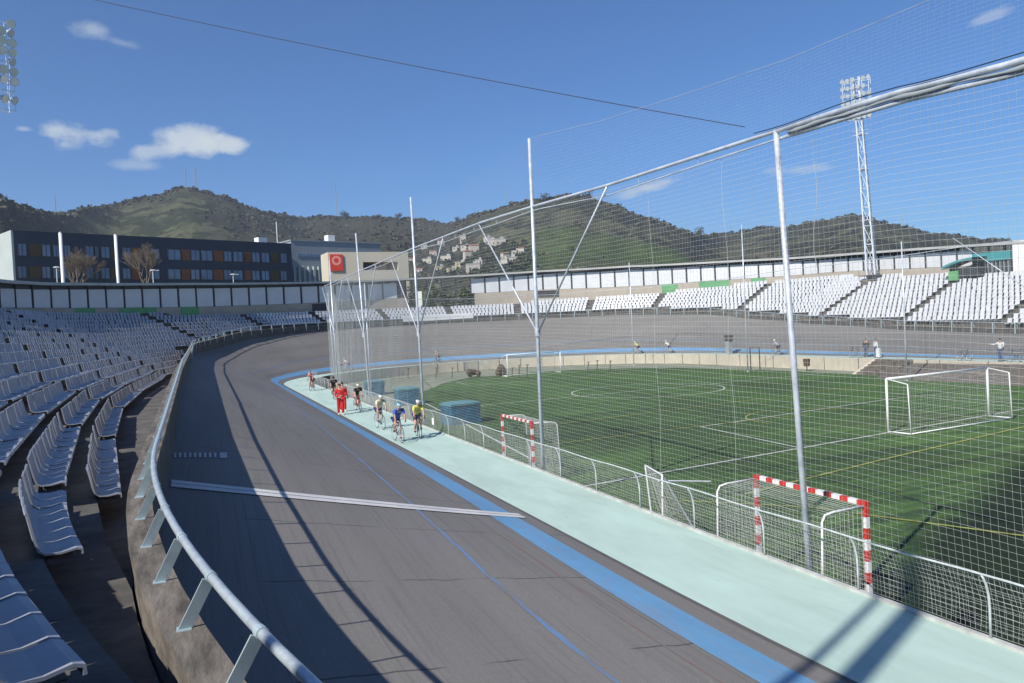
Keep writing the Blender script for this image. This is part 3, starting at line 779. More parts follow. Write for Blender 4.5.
tag(m_.build('head_cable', mNet), 'thin white cable along the top edge of the upper net', 'cable')
m_ = MB(); wl4 = list(np.arange(66, 247, 1.5)); m_.tube([P3(w, ip([(66, 22.5), (72, 21.0), (78, 19.9), (90, 19.5), (130, 20.5), (180, 22.3)], w), tubez(w)-.2+.06*math.sin(w*.33)) for w in wl4], .03, 5)
tag(m_.build('far_net_tube', mTube), 'pale tube along the top of the far ball net below the roof line', 'tube')
# dropped ropes hanging in the net
m_ = MB(); a = onl(10.6, 7.6); m_.tube([(a[0]+.05*math.sin(i), a[1]+.03*math.sin(i*1.7), 7.5-i*.38) for i in range(9)], .006, 4)
tag(m_.build('loose_rope', mGreyClad), 'dark loose rope dangling beside the leaning pole', 'rope')
for w0_, zz in ((16.0, 7.9), (13.2, 7.8)):
    m_ = MB(); m_.tube([P3(w0_+.05*math.sin(z*2), NR-.10, z) for z in np.arange(zz, .2, -.5)], .0035, 4)
    tag(m_.build('net_rope', mNet), 'white vertical lacing rope in the net, %s' % ('left of the leaning pole' if w0_ == 13.2 else 'midway between two poles'), 'rope')

# ------------------------------------------------------------------ mesh fence on the apron edge
fe = empty('mesh_fence', onl(20, 0)); tag(fe, 'waist-high fence of white wire mesh with curved posts along the apron', 'fence')
FR = 22.68
m_ = MB(); wf = list(np.arange(-4, 96, .7)); m_.tube([P3(w, FR+.13, .93+.012*math.sin(w*1.9)) for w in wf], .016, 8); bchild(m_, 'top_rail', mFenceMetal, fe, True)
w = 5.3
while w < 78:
    m_ = MB(); pts = [P3(w, FR, .02), P3(w, FR, .45), P3(w, FR+.01, .62), P3(w, FR+.05, .78), P3(w, FR+.10, .88), P3(w, FR+.13, .93)]
    m_.tube(pts, .018, 7); bchild(m_, 'fence_post', mFenceMetal, fe, True)
    w += 2.25
fm = MB(); cell = .075; nv = int(94/cell)
for i in range(nv):
    w = -4+i*cell
    if w > 45 and i % 2: continue
    fm.tube([P3(w, FR-.01, .10), P3(w+.03*math.sin(i), FR-.01, .5), P3(w, FR+.11, .92)], .0017 if w < 45 else .003, 3)
for j in range(12):
    z = .10+j*.072
    fm.tube([P3(w, FR-.01+(.12*max(0, (z-.5)/.42)), z+.006*math.sin(w*3+j)) for w in np.arange(-4, 90, .6)], .0017, 3)
bchild(fm, 'wire_mesh', mNetF, fe)
# small white notice on the fence
m_ = MB(); c = P3(34.6, FR+.03, .42); m_.box(c, (.02, .30, .30)); m2 = m_.build('fence_notice', mWhite); tag(m2, 'small white notice tied to the mesh fence near the blue mats', 'notice')

# ------------------------------------------------------------------ goals
def handball_goal(loc, rz, label, width=3.0, h=2.2):
    e = empty('small_goal', loc, rz); tag(e, label, 'goal', 'small red and white goals by the fence')
    def stripe(a, b, nm, n):
        m_ = MB(); a = Vector(a); b = Vector(b)
        for i in range(n):
            m_.cur = i % 2
            p = a.lerp(b, i/n); q = a.lerp(b, (i+1)/n); m_.bar(p, q, .085, .085, (0, 1, 0) if abs((b-a).z) > .1 or abs((b-a).x) > .1 else (1, 0, 0))
        o = m_.build(nm, [mRed, mWhite], e)
    # local x along the mouth, y towards the back
    stripe((0, 0, 0), (0, 0, h), 'post', 11); stripe((width, 0, 0), (width, 0, h), 'post', 11)
    stripe((-.04, 0, h+.04), (width+.04, 0, h+.04), 'crossbar', 15)
    for x in (0, width):
        m_ = MB(); m_.tube([(x, 0, h), (x, .75, h-.02), (x, .93, h-.05), (x, 1.0, h-.16), (x, 1.08, 0)], .022, 6); m_.build('back_frame', mWhite, e, True)
    m_ = MB(); m_.seg((0, 1.08, .03), (width, 1.08, .03), .022); m_.build('ground_bar', mWhite, e)
    m_ = MB(); r = .004
    for i in range(31):
        x = width*i/30; m_.tube([(x, .02, h), (x, .92, h-.10), (x, 1.04, 0)], r, 3)
    for i in range(22):
        z = h*i/22; y = 1.08-.12*z/h; m_.seg((0, y, z), (width, y, z), r, n=3, cap=False)
        for x in (0, width): m_.seg((x, .02, z), (x, y, z), r, n=3, cap=False)
    for i in range(1, 9):
        y = .1*i; m_.seg((0, y, h-.04*y), (width, y, h-.04*y), r, n=3, cap=False)
        for x in (0, width): m_.seg((x, y, 0), (x, y, h), r, n=3, cap=False)
    m_.build('goal_net', mNet, e)
handball_goal((10.9, 10.83, PZ), R_(90), 'red and white striped small goal nearest the camera, standing against the fence')
handball_goal((10.9, 29.15, PZ-.02), R_(-90), 'red and white striped small goal beside the tall braced pole')
def football_goal(A, B, depth, label, h=2.44, dark=False):
    A = Vector((A[0], A[1], PZ)); B = Vector((B[0], B[1], PZ)); e = empty('football_goal', A); tag(e, label, 'goal', 'white football goals')
    d = (B-A).normalized(); bk_ = Vector((d.y, -d.x, 0))*depth; U = Vector((0, 0, h))
    for p in (A, B):
        m_ = MB(); m_.seg(p, p+U, .055, n=8); bchild(m_, 'post', mWhite, e, True)
        m_ = MB(); m_.tube([p+U, p+U*.92+bk_*.93, p+bk_], .032, 6); bchild(m_, 'back_frame', mWhite, e, True)
        m_ = MB(); m_.seg(p+Vector((0, 0, .05)), p+bk_+Vector((0, 0, .05)), .035); bchild(m_, 'base_bar', mWhite, e, True)
    m_ = MB(); m_.seg(A+U, B+U, .055, n=8); bchild(m_, 'crossbar', mWhite, e, True)
    m_ = MB(); m_.seg(A+bk_+Vector((0, 0, .05)), B+bk_+Vector((0, 0, .05)), .035); bchild(m_, 'ground_bar', mWhite, e, True)
    m_ = MB(); L = (B-A).length; n = 46
    for i in range(n+1):
        p = A+d*L*i/n; m_.tube([p+U, p+U*.92+bk_*.93, p+bk_], .0028, 3)
    for j in range(15):
        t = j/15; z = U*t*.93; off = bk_*(1-.07*t); m_.seg(A+z+off, B+z+off, .0035, n=3, cap=False)
        for p in (A, B): m_.seg(p+z, p+z+off, .0035, n=3, cap=False)
    bchild(m_, 'goal_net', mNet, e)
football_goal((28.8, 27.1), (36.1, 27.75), 1.15, 'large white football goal on the near half of the pitch')
football_goal((38.4, 82.6), (31.6, 82.0), 1.4, 'white football goal at the far end of the pitch')
q = pz(652, 500, PZ); qx, qy = 10.35, q[1]+1.2; e = empty('folded_goal', (10.5, 17.3, PZ)); tag(e, 'folded white goal frame with slack netting leaning behind the fence between the two small goals', 'goal')
m_ = MB()
for a_, b_ in (((10.1, 16.4, PZ), (10.3, 16.6, .75)), ((10.3, 16.6, .75), (11.2, 18.9, .55)), ((11.2, 18.9, .55), (11.3, 18.8, PZ)), ((10.1, 16.4, PZ), (11.3, 18.8, PZ)), ((10.3, 16.6, .75), (11.6, 17.0, PZ)), ((10.25, 16.7, .6), (11.9, 16.9, .35))): m_.seg(a_, b_, .025, n=6)
bchild(m_, 'frame', mWhite, e)
m_ = MB()
for k_ in range(26):
    t_ = k_/25; a_ = Vector((10.3, 16.6, .75)).lerp(Vector((11.2, 18.9, .55)), t_); b_ = Vector((11.6+random.uniform(-.25, .2), 16.9+1.6*t_, PZ)); mid_ = a_.lerp(b_, .5)-Vector((0, 0, .15+random.uniform(0, .2)))
    m_.tube([a_, mid_, b_], .004, 3)
for k_ in range(12):
    t_ = k_/12; a_ = Vector((10.3, 16.6, .75)).lerp(Vector((11.6, 16.9, PZ)), t_); b_ = Vector((11.2, 18.9, .55)).lerp(Vector((11.6, 18.5, PZ)), t_); m_.tube([a_, a_.lerp(b_, .5)-Vector((0, 0, .15)), b_], .004, 3)
bchild(m_, 'goal_net', mNet, e)
# dark gym frame / small goal on far side (black frame)
q = pz(751, 371, PZ); e = empty('exercise_bar', q); tag(e, 'black square frame standing against the cream wall', 'frame')
m_ = MB(); m_.tube([Vector((0, 0, 0))+Vector(q), Vector((0, 0, 2.3))+Vector(q), Vector((.3, -1.0, 2.3))+Vector(q), Vector((.3, -1.0, .2))+Vector(q)], .05, 6); bchild(m_, 'frame_bar', mDark, e)
q = pz(807, 371, PZ+.0); e = empty('litter_bin', q); tag(e, 'brown litter bin on a short post by the cream wall', 'bin')
m_ = MB(); m_.seg((q[0], q[1], q[2]), (q[0], q[1], q[2]+.5), .05); bchild(m_, 'bin_post', mDark, e)
m_ = MB(); m_.seg((q[0], q[1], q[2]+.45), (q[0], q[1], q[2]+1.15), .26, .32, 8); bchild(m_, 'bin_body', mBrown, e)

# steps in the far wall
q = np.array([52.6, 52.0, PZ]); e = empty('concrete_steps', (54.0, 50.6, PZ)); tag(e, 'short flight of grey steps from the far apron down to the pitch', 'steps')
m_ = MB(); nst = 6
for i in range(nst):
    top = .05-(i)*(1.2/nst); x1 = 54.9-i*.42
    m_.box((x1-.21, 50.6, (top+PZ-.3)/2), (.418, 3.6, top-PZ+.3))
bchild(m_, 'flight', mCoping, e)
m_ = MB()
m_.add([(54.95, 52.45, .10), (52.3, 52.45, PZ+.05), (52.3, 52.85, PZ+.05), (54.95, 52.85, .10), (54.95, 52.45, PZ-.2), (52.3, 52.45, PZ-.2), (52.3, 52.85, PZ-.2), (54.95, 52.85, PZ-.2)], [(0, 1, 2, 3), (4, 7, 6, 5), (0, 4, 5, 1), (3, 2, 6, 7), (0, 3, 7, 4), (1, 5, 6, 2)])
bchild(m_, 'cheek_wall', mCream, e)
# low ramp of bare concrete right of the steps
m_ = MB(); m_.add([(50.2, 48.6, PZ-.05), (50.2, 34, PZ-.05), (54.8, 34, .0), (54.8, 48.6, -.25), (54.8, 34, PZ-.3), (54.8, 48.6, PZ-.3)], [(0, 1, 2, 3), (0, 3, 5), (1, 4, 2), (3, 2, 4, 5)])
o = m_.build('concrete_ramp', mCoping); tag(o, 'pale bare ramp rising from the pitch to the far apron, right of the steps', 'ramp')

# blue crash mats under covers
def mats(c, d, rz, label):
    e = empty('covered_mats', (c[0], c[1], PZ), rz); tag(e, label, 'mats', 'blue covered mats inside the fence')
    m_ = MB(); L, W, Hh = d; nx = 6
    # slightly bulging wrapped stack
    vs = []; fs = []
    for k in range(5):
        for i in range(16):
            an = 2*math.pi*i/16; cx_ = max(-1, min(1, 1.35*math.cos(an))); cy_ = max(-1, min(1, 1.35*math.sin(an)))
            bl = 1+.03*math.sin(k*1.9+i)+random.uniform(-.015, .015)
            vs.append((cx_*L/2*bl, cy_*W/2*bl, Hh*k/4))
    for k in range(4):
        for i in range(16): fs.append((k*16+i, k*16+(i+1) % 16, (k+1)*16+(i+1) % 16, (k+1)*16+i))
    m_.add(vs, fs); m_.build('mat_stack', mBlueBox, e)
    m_ = MB(); vs = []
    for rr, zz in ((1.03, Hh-.12), (1.03, Hh), (.6, Hh+.07), (0.01, Hh+.1)):
        for i in range(16):
            an = 2*math.pi*i/16; vs.append((max(-1, min(1, 1.35*math.cos(an)))*L/2*rr, max(-1, min(1, 1.35*math.sin(an)))*W/2*rr, zz))
    m_.add(vs, [(k*16+i, k*16+(i+1) % 16, (k+1)*16+(i+1) % 16, (k+1)*16+i) for k in range(3) for i in range(16)]); m_.build('cover_sheet', mBlueTop, e)
q = pz(464, 424, PZ); mats((q[0], q[1]+.6), (2.0, 1.7, 1.25), R_(8), 'blue covered stack of mats nearest the small goal')
q = pz(409, 405, PZ); mats((q[0], q[1]+.6), (1.7, 1.8, 1.3), R_(0), 'middle blue covered stack of mats behind the cyclists')
q = pz(376, 395, PZ); mats((q[0], q[1]+.6), (1.6, 1.9, 1.3), R_(0), 'farthest blue covered stack of mats behind the leading poles')
# stacked training gear by the far goal
for q, s, lb in ((pz(473, 377, PZ), 1.0, 'dark bundle of gear left of the far goal'), (pz(500, 376, PZ), 1.3, 'dark bundle of gear seen through the far goal')):
    m_ = MB()
    for i in range(7): m_.ell((q[0]+random.uniform(-.6, .6)*s, q[1]+random.uniform(-.4, .4), q[2]+random.uniform(.3, .9)), (.35*s, .3*s, .35*s), nu=7, nv=5, jit=.15)
    tag(m_.build('gear_bundle', mBrown), lb, 'gear')
for x in (408, 436, 452, 512, 519, 527, 588, 597, 610):
    q = pz(x, 378 if x < 560 else 372, PZ); m_ = MB(); hh = random.uniform(1.0, 1.5); m_.seg(q, (q[0]+.1, q[1], q[2]+hh), .05)
    m_.seg((q[0]-.05, q[1], q[2]+hh), (q[0]+.35, q[1]+.1, q[2]+hh*.96), .04)
    tag(m_.build('short_post', mBrown), 'short dark post by the cream wall, %s' % {408: 'farthest left of all', 436: 'left of the far goal', 452: 'next left of the far goal', 512: 'just right of the gear in the goal', 519: 'middle one inside the far goal', 527: 'right one inside the far goal', 588: 'first right of the far goal', 597: 'second right of the far goal', 610: 'third right of the far goal'}[x], 'post', 'short posts by the far wall')

# white advert board on the far rim
a, b = px_to_w(398), px_to_w(470); sg = list(np.linspace(a+4.5, b+4.5, 12))
a, b = w_at_px(402, 33.5, 6.4), w_at_px(473, 33.5, 6.4); sg = list(np.linspace(a, b, 12)); m_ = MB()
m_.strip([P3(w, 33.22, copz(w)+.02) for w in sg], [P3(w, 33.22, copz(w)+.85) for w in sg]); m_.strip([P3(w, 33.30, copz(w)+.85) for w in sg], [P3(w, 33.30, copz(w)+.02) for w in sg]); m_.strip([P3(w, 33.22, copz(w)+.85) for w in sg], [P3(w, 33.30, copz(w)+.85) for w in sg])
tag(m_.build('advert_board', mWhite), 'long blank white board on the far rim between two braced poles', 'board')

# ------------------------------------------------------------------ floodlight towers
def flood_tower(base, top, hw, headw, headh, label, lean=(0, 0), name='floodlight_tower', dish=1.0, rows=6, colsn=6):
    e = empty(name, base); tag(e, label, 'floodlight tower', 'floodlight towers')
    b = Vector(base); T = Vector(top); n = max(8, int((T-b).length/2.2))
    view = Vector((-b.x+25, -b.y+40, 0)).normalized(); side = Vector((-view.y, view.x, 0))
    m_ = MB(); corners = []
    for i, (sx, sy) in enumerate(((-1, -1), (1, -1), (1, 1), (-1, 1))):
        f0 = b+side*sx*hw+view*sy*hw; f1 = T+side*sx*hw*.62+view*sy*hw*.62; corners.append((f0, f1)); m_.seg(f0, f1, .085, .065, 5)
    bchild(m_, 'mast_leg', mWhiteMetal, e)
    m_ = MB()
    for k in range(n):
        for i in range(4):
            a0, a1 = corners[i]; c0, c1 = corners[(i+1) % 4]
            p = a0.lerp(a1, k/n); q = c0.lerp(c1, (k+1)/n); s = c0.lerp(c1, k/n)
            m_.seg(p, q, .03, n=4); m_.seg(p, s, .03, n=4)
    bchild(m_, 'lattice', mWhiteMetal, e)
    for kk in (.30, .55, .72, .82):
        c = b.lerp(T, kk); m_ = MB(); ww = hw*2.4 if kk < .7 else hw*4
        m_.box(c, (.9, .9, .06)); m_.seg(c+side*ww*.5, c-side*ww*.5, .03, n=4); m_.seg(c+side*ww*.5+Vector((0, 0, .5)), c-side*ww*.5+Vector((0, 0, .5)), .02, n=4)
        bchild(m_, 'rest_platform', mWhiteMetal, e)
    m_ = MB()
    c0 = T+Vector((0, 0, -headh))
    for r in range(rows):
        z = headh*(r+.15)/(rows-.4)
        for dd in (-.5, .5): m_.seg(c0+side*headw/2+view*dd+Vector((0, 0, z)), c0-side*headw/2+view*dd+Vector((0, 0, z)), .04, n=4)
    for x in (-.5, -.17, .17, .5):
        for dd in (-.5, .5): m_.seg(c0+side*headw*x+view*dd, c0+side*headw*x+view*dd+Vector((0, 0, headh)), .035, n=4)
        m_.seg(c0+side*headw*x-view*.5, c0+side*headw*x+view*.5+Vector((0, 0, headh)), .03, n=4)
    bchild(m_, 'head_frame', mWhiteMetal, e)
    for r in range(rows):
        for cidx in range(colsn):
            if random.random() < .12: continue
            x = (cidx/(colsn-1)-.5)*headw; z = headh*(r+.2)/(rows-.4)
            c = c0+side*x+view*(.6)+Vector((0, 0, z)); yaw_ = random.uniform(-.6, .6)
            ax = (view+side*yaw_+Vector((0, 0, -.5))).normalized()
            m_ = MB(); m_.cur = 0; m_.seg(c-ax*.28*dish, c, .12*dish, .27*dish, 8); m_.cur = 1; m_.seg(c, c+ax*.03, .25*dish, .25*dish, 8)
            bchild(m_, 'floodlight', [mDark if dish < .99 else mGalv, mLamp], e)
    return e
q0 = np.array(P3(186.3, 42.6, 8.0)); tp = np.array(px(q0))
# right tower: its foot stands at the top of the far right stand
foot = pd(872, 276, px(q0)[2]); foot[2] = 7.6
tt_ = foot+np.array([0, 0, 25.0])
zt = foot[2]
for _ in range(20):
    y = px((tt_[0], tt_[1], tt_[2]))[1]; tt_[2] += (y-76)*px(tt_)[2]/790
flood_tower(tuple(foot), (foot[0]-.5, foot[1]+.7, tt_[2]), .45, 2.9, 5.0, 'tall lattice floodlight tower rising behind the far right stand', dish=1.0)
m_ = MB(); m_.box((foot[0], foot[1], 7.5), (1.9, 1.9, .6)); m_.box((foot[0]-.2, foot[1], 8.3), (1.9, 1.9, .08)); m_.seg((foot[0]-1.1, foot[1]-.9, 7.8), (foot[0]-1.1, foot[1]-.9, 9.0), .03); m_.seg((foot[0]-1.1, foot[1]+.9, 7.8), (foot[0]-1.1, foot[1]+.9, 9.0), .03)
tag(m_.build('tower_plinth', mCoping), 'concrete plinth at the foot of the right floodlight tower', 'plinth')
lt = pd(-43, -22, 75); lf = lt.copy(); lf[2] = -1.6
for _ in range(20): lt[2] += (px(lt)[1]-6)*px(lt)[2]/790
print('left tower', lt, px(lt))
flood_tower(tuple(lf), tuple(lt), 1.0, 9.0, 9.2, 'floodlight tower head cut by the left edge of the picture', dish=1.7, rows=10, colsn=10)

# two unseen columns added behind the camera to cast shadow bands on the apron
for (cx_, cy_), r_, hh_, lb in (((8.28, 8.08), .21, 18.0, 'thick grey column added out of view to cast the wide shadow band'), ((8.15, 8.66), .085, 17.0, 'thin grey pole added out of view beside the thick column to cast the narrow shadow band')):
    d_ = 17.6; bx, by = cx_-.887*d_, cy_-.462*d_; m_ = MB()
    m_.seg((bx, by, 2), (bx, by, hh_), r_, r_*.85, 12); m_.seg((bx, by, 2), (bx, by, 6.2), r_*1.3, r_*1.2, 12)
    tag(m_.build('shadow_column', mGalv, None, True), lb, 'column')
# overhead cable
m_ = MB(); a = Vector(pd(745, 127, 60)); b = Vector(pd(60, -8, 75))
m_.tube([a.lerp(b, t)-Vector((0, 0, 1.0*4*t*(1-t)*.35)) for t in np.linspace(0, 1, 40)], .034, 4)
tag(m_.build('overhead_cable', mCable), 'dark cable running across the blue sky', 'cable')

# ------------------------------------------------------------------ terrain beyond
SKY = [(-900, 215), (-500, 205), (-250, 200), (-100, 192), (0, 198), (20, 206), (50, 213), (70, 211), (90, 207), (130, 200), (160, 193), (178, 188), (190, 187), (205, 190), (230, 199), (250, 207), (270, 213), (300, 216), (340, 216), (400, 217), (440, 222), (455, 222), (470, 217), (500, 207), (540, 198), (565, 195), (585, 195), (620, 207), (660, 222), (690, 232), (705, 236), (730, 232), (760, 228), (800, 225), (830, 218), (850, 215), (870, 217), (900, 226), (940, 234), (975, 238), (1010, 241), (1100, 246), (1400, 258), (1900, 262)]
DIST = [(-900, 700), (0, 560), (60, 700), (120, 900), (260, 900), (300, 1050), (440, 1000), (480, 760), (580, 720), (690, 760), (720, 1000), (850, 950), (1000, 1050), (1900, 1100)]
azs = np.linspace(-1180, 1900, 620)
nr = 90
def h2(x, y, s):  # cheap value noise from sines
    return (math.sin(x*s+1.3*math.sin(y*s*.7))+math.sin(y*s*1.13+2.1+1.7*math.sin(x*s*.61))+.6*math.sin((x+y)*s*2.3+.5)+.35*math.sin((x*1.7-y)*s*4.1))/3
def ridge(xp):
    y = ip(SKY, xp)+.9*math.sin(xp*.13)+.5*math.sin(xp*.41+1)
    d = ray(xp, y); hd = math.hypot(d[0], d[1]); D = ip(DIST, xp)
    return d[0]/hd, d[1]/hd, D, H+D*d[2]/hd
def hillz(xp, r, rd=None):
    ux, uy, D, Z = rd or ridge(xp)
    r0_ = 190.0; t = (r-r0_)/(D-r0_)
    base = 2.0
    if t <= 0: return base-1.5*(1-max(0, r/r0_))-(-t)*1.0
    if t <= 1:
        g_ = t**1.25*(1-.35*math.sin(math.pi*t)*.45)
        z = base+(Z-base)*g_
        amp = 16*math.sin(math.pi*min(1, t))*min(1, t*2)
        z += amp*h2(ux*r, uy*r, .012)*.9+amp*.35*h2(ux*r, uy*r, .035)
        # keep the slope below the measured skyline
        lim = H+(Z-H)*(r/D)-.2-(1-t)*6
        return min(z, max(lim, base)) if Z > H else z
    return Z-(r-D)*.28
V = []; Fh = []; cov = []
rds = [ridge(x) for x in azs]
rn = np.concatenate([np.linspace(150, 400, 18)/1000, np.linspace(.42, 1.5, nr-18)])
for xi, (xp, rd) in enumerate(zip(azs, rds)):
    ux, uy, D, Z = rd
    for j in range(nr):
        t = j/(nr-1)*1.35; r = 150+(D-150)*t
        z = hillz(xp, r, rd); V.append((ux*r, uy*r, z))
        tt2 = t
        wood = 0; grn = 0
        if 200 < xp < 470: wood = min(1, (xp-200)/60)*min(1, (470-xp)/25+.2)*(1 if t > .3 else .8)
        if xp < 75: wood = max(wood, min(1, (75-xp)/22)*.95)
        if t > .93: wood = max(wood, .6)
        if 480 < xp < 720: grn = min(1, (xp-480)/60)*max(0, 1-abs(t-.50)/.26)*1.1
        if 60 < xp < 200: grn = max(grn, .15*max(0, 1-abs(t-.75)/.3))
        if 715 < xp: wood = max(wood, .12)
        if 475 < xp < 720 and t < .25: wood = max(wood, .7)
        cov.append((min(1, wood), min(1, max(0, grn)), 0, 1))
na = len(azs)
for i in range(na-1):
    for j in range(nr-1): Fh.append((i*nr+j, (i+1)*nr+j, (i+1)*nr+j+1, i*nr+j+1))
me = bpy.data.meshes.new('hills'); me.from_pydata(V, [], Fh); me.update()
ca = me.color_attributes.new('cover', 'FLOAT_COLOR', 'POINT'); ca.data.foreach_set('color', [c for q in cov for c in q])
me.materials.append(mHill); me.polygons.foreach_set('use_smooth', [True]*len(me.polygons))
if me.polygons[len(me.polygons)//2].normal.z < 0: me.flip_normals()
ho = bpy.data.objects.new('hills', me); COL.objects.link(ho); tag(ho, kind='structure')
def hit(xp, yp):
    rd = ridge(xp); d = ray(xp, yp); hd = math.hypot(d[0], d[1]); s = d[2]/hd
    r = 200
    while r < rd[2]*1.05:
        if hillz(xp, r, rd) >= H+s*r: break
        r += 3
    return Vector((d[0]/hd*r, d[1]/hd*r, hillz(xp, r, rd)))
# scrub and pines: many small irregular clumps, one mass nobody could count
sc = MB(); icov = []
def clump(mb, c, s, n=9, flat=.75):
    # irregular low polyhedron of loose leaf-tuft faces
    for _ in range(n):
        d = Vector((random.gauss(0, 1), random.gauss(0, 1), random.gauss(0, 1)*.8)).normalized()
        p = Vector(c)+Vector((d.x*s, d.y*s, abs(d.z)*s*flat))*random.uniform(.35, 1)
        u = Vector((random.uniform(-1, 1), random.uniform(-1, 1), random.uniform(-1, 1))).normalized(); v = u.cross(d).normalized(); k = s*random.uniform(.35, .7)
        mb.add([p-u*k, p+v*k*.8, p+u*k, p-v*k*.8+d*k*.4], [(0, 1, 2), (0, 2, 3)])
for i in range(6500):
    xp = random.uniform(-60, 1090); rd = ridge(xp)
    t = random.random()**.7
    if random.random() < .16: t = random.uniform(.97, 1.0)
    r = 200+(rd[2]-200)*t; x, y = rd[0]*r, rd[1]*r
    dens = h2(x, y, .02)+.5*h2(x, y, .05)
    wood = (xp < 70) or (230 < xp < 470) or t > .96
    if not wood and dens < -.05: continue
    if 470 < xp < 720 and .28 < t < .72 and random.random() < .75: continue
    if xp > 480 and t < .96 and random.random() < .6: continue
    z = hillz(xp, r, rd); s = random.uniform(1.0, 2.8)*(1.25 if wood else 1.1)
    clump(sc, (x, y, z-.3), s, 10 if wood else 7)
tag(sc.build('hillside_scrub', mScrub), 'dark scrub and small pines scattered over the hills', 'scrub', kind='stuff')
# distinct pines on ridges
def tree_leafy(base, hgt, rad, label, m, name='pine_tree', nleaf=500, group=None, trunk=.28):
    e = empty(name, base); tag(e, label, 'tree', group)
    b = Vector(base); t = MB(); t.seg(b, b+Vector((rad*.1, 0, hgt*.7)), rad*.09+.05, rad*.04+.02, 6)
    for i in range(6):
        a = random.uniform(0, 6.28); z = hgt*random.uniform(.35, .7)
        t.seg(b+Vector((0, 0, z)), b+Vector((math.cos(a)*rad*.7, math.sin(a)*rad*.7, z+hgt*.18)), rad*.04+.015, .012, 4)
    bchild(t, 'trunk', mBark, e)
    c = MB(); blobs = [(Vector((random.uniform(-.55, .55)*rad, random.uniform(-.55, .55)*rad, hgt*random.uniform(trunk+.15, .9))), rad*random.uniform(.35, .6)) for _ in range(9)]
    for i in range(nleaf):
        bc, br = random.choice(blobs); d = Vector((random.gauss(0, 1), random.gauss(0, 1), random.gauss(0, 1))).normalized()
        p = b+bc+d*br*random.uniform(.55, 1.05); u = Vector((random.uniform(-1, 1), random.uniform(-1, 1), random.uniform(-.6, .6))).normalized(); v = u.cross(d)
        if v.length < .1: continue
        v.normalize(); k = rad*random.uniform(.05, .11)
        c.add([p-u*k, p+v*k, p+u*k, p-v*k], [(0, 1, 2, 3)])
    bchild(c, 'crown', m, e)
for xp, yp, s, lb in ((458, 222, 5, 'small lone pine in the dip between the two hills'), (3, 201, 3.6, 'dark pine at the far left of the ridge'), (21, 206, 3.4, 'second dark pine on the left ridge'), (588, 199, 5, 'small pine near the top of the middle hill'), (700, 237, 6, 'round dark tree where the middle hill meets the right ridge'), (545, 200, 5, 'bushy pine left of the middle hilltop'), (345, 217, 7, 'broad pine on the ridge behind the grey building'), (398, 218, 7, 'broad pine on the ridge above the cream building')):
    rd = ridge(xp); r = rd[2]*.985; tree_leafy((rd[0]*r, rd[1]*r, hillz(xp, r, rd)-1), s*1.5, s, lb, mLeafD, nleaf=260, group='pines on the ridge')

# radio masts on the hilltops
for xp, yt, lb, w_ in ((186, 168, 'lattice radio mast on the left hilltop, left of the pair', .6), (196, 168, 'lattice radio mast on the left hilltop, right of the pair', .9), (337, 180, 'tall thin radio mast on the ridge behind the grey building', .7), (56, 195, 'faint thin mast on the left ridge', .35), (903, 213, 'thin mast on the right ridge', .4), (507, 190, 'faint thin mast left of the middle hilltop', .3)):
    rd = ridge(xp); r = rd[2]*.99; zb = hillz(xp, r, rd)-2; d = ray(xp, yt); hd = math.hypot(d[0], d[1]); zt_ = H+r*d[2]/hd
    b = Vector((rd[0]*r, rd[1]*r, zb)); T = Vector((rd[0]*r, rd[1]*r, zt_)); m_ = MB()
    for sx, sy in ((-1, -1), (1, -1), (0, 1)): m_.seg(b+Vector((sx*w_, sy*w_, 0)), T+Vector((sx*w_*.3, sy*w_*.3, 0)), .16*w_+.05, n=4)
    nn = 12
    for k in range(nn):
        p = b.lerp(T, k/nn); q = b.lerp(T, (k+1)/nn); m_.seg(p+Vector((w_, 0, 0)), q-Vector((w_*.7, 0, 0)), .1*w_+.03, n=4); m_.seg(p-Vector((w_, 0, 0)), q+Vector((w_*.7, 0, 0)), .1*w_+.03, n=4)
    m_.seg(T, T+Vector((0, 0, 3)), .08, n=4)
    tag(m_.build('radio_mast', mGreyClad), lb, 'radio mast', 'radio masts on the hills')

# ------------------------------------------------------------------ houses on the hillside
def house(c, w, d, h, rz, m, label, pitched):
    e = empty('hill_house', c, rz); tag(e, label, 'house', 'village houses on the hillside')
    b = MB(); b.box((0, 0, h/2-2), (w, d, h+4)); b.build('wall', m, e)
    r_ = MB()
    if pitched: r_.add([(-w/2-.3, -d/2-.3, h), (w/2+.3, -d/2-.3, h), (w/2+.3, d/2+.3, h), (-w/2-.3, d/2+.3, h), (-w/2-.3, 0, h+d*.22), (w/2+.3, 0, h+d*.22)], [(0, 1, 5, 4), (2, 3, 4, 5), (0, 4, 3), (1, 2, 5), (0, 3, 2, 1)])
    else: r_.box((0, 0, h+.15), (w+.4, d+.4, .3)); r_.box((w*.2, 0, h+.9), (w*.3, d*.4, 1.4))
    r_.build('roof', mTile if pitched else mRoof, e)
    nfl = max(1, int(h/2.9)); nw = max(2, int(w/2.8))
    for f in range(nfl):
        for i in range(nw):
            x = -w/2+w*(i+.5)/nw; m_ = MB(); m_.box((x, -d/2-.03, 1.6+f*2.9), (.95, .08, 1.3)); m_.build('window', mFrame, e)
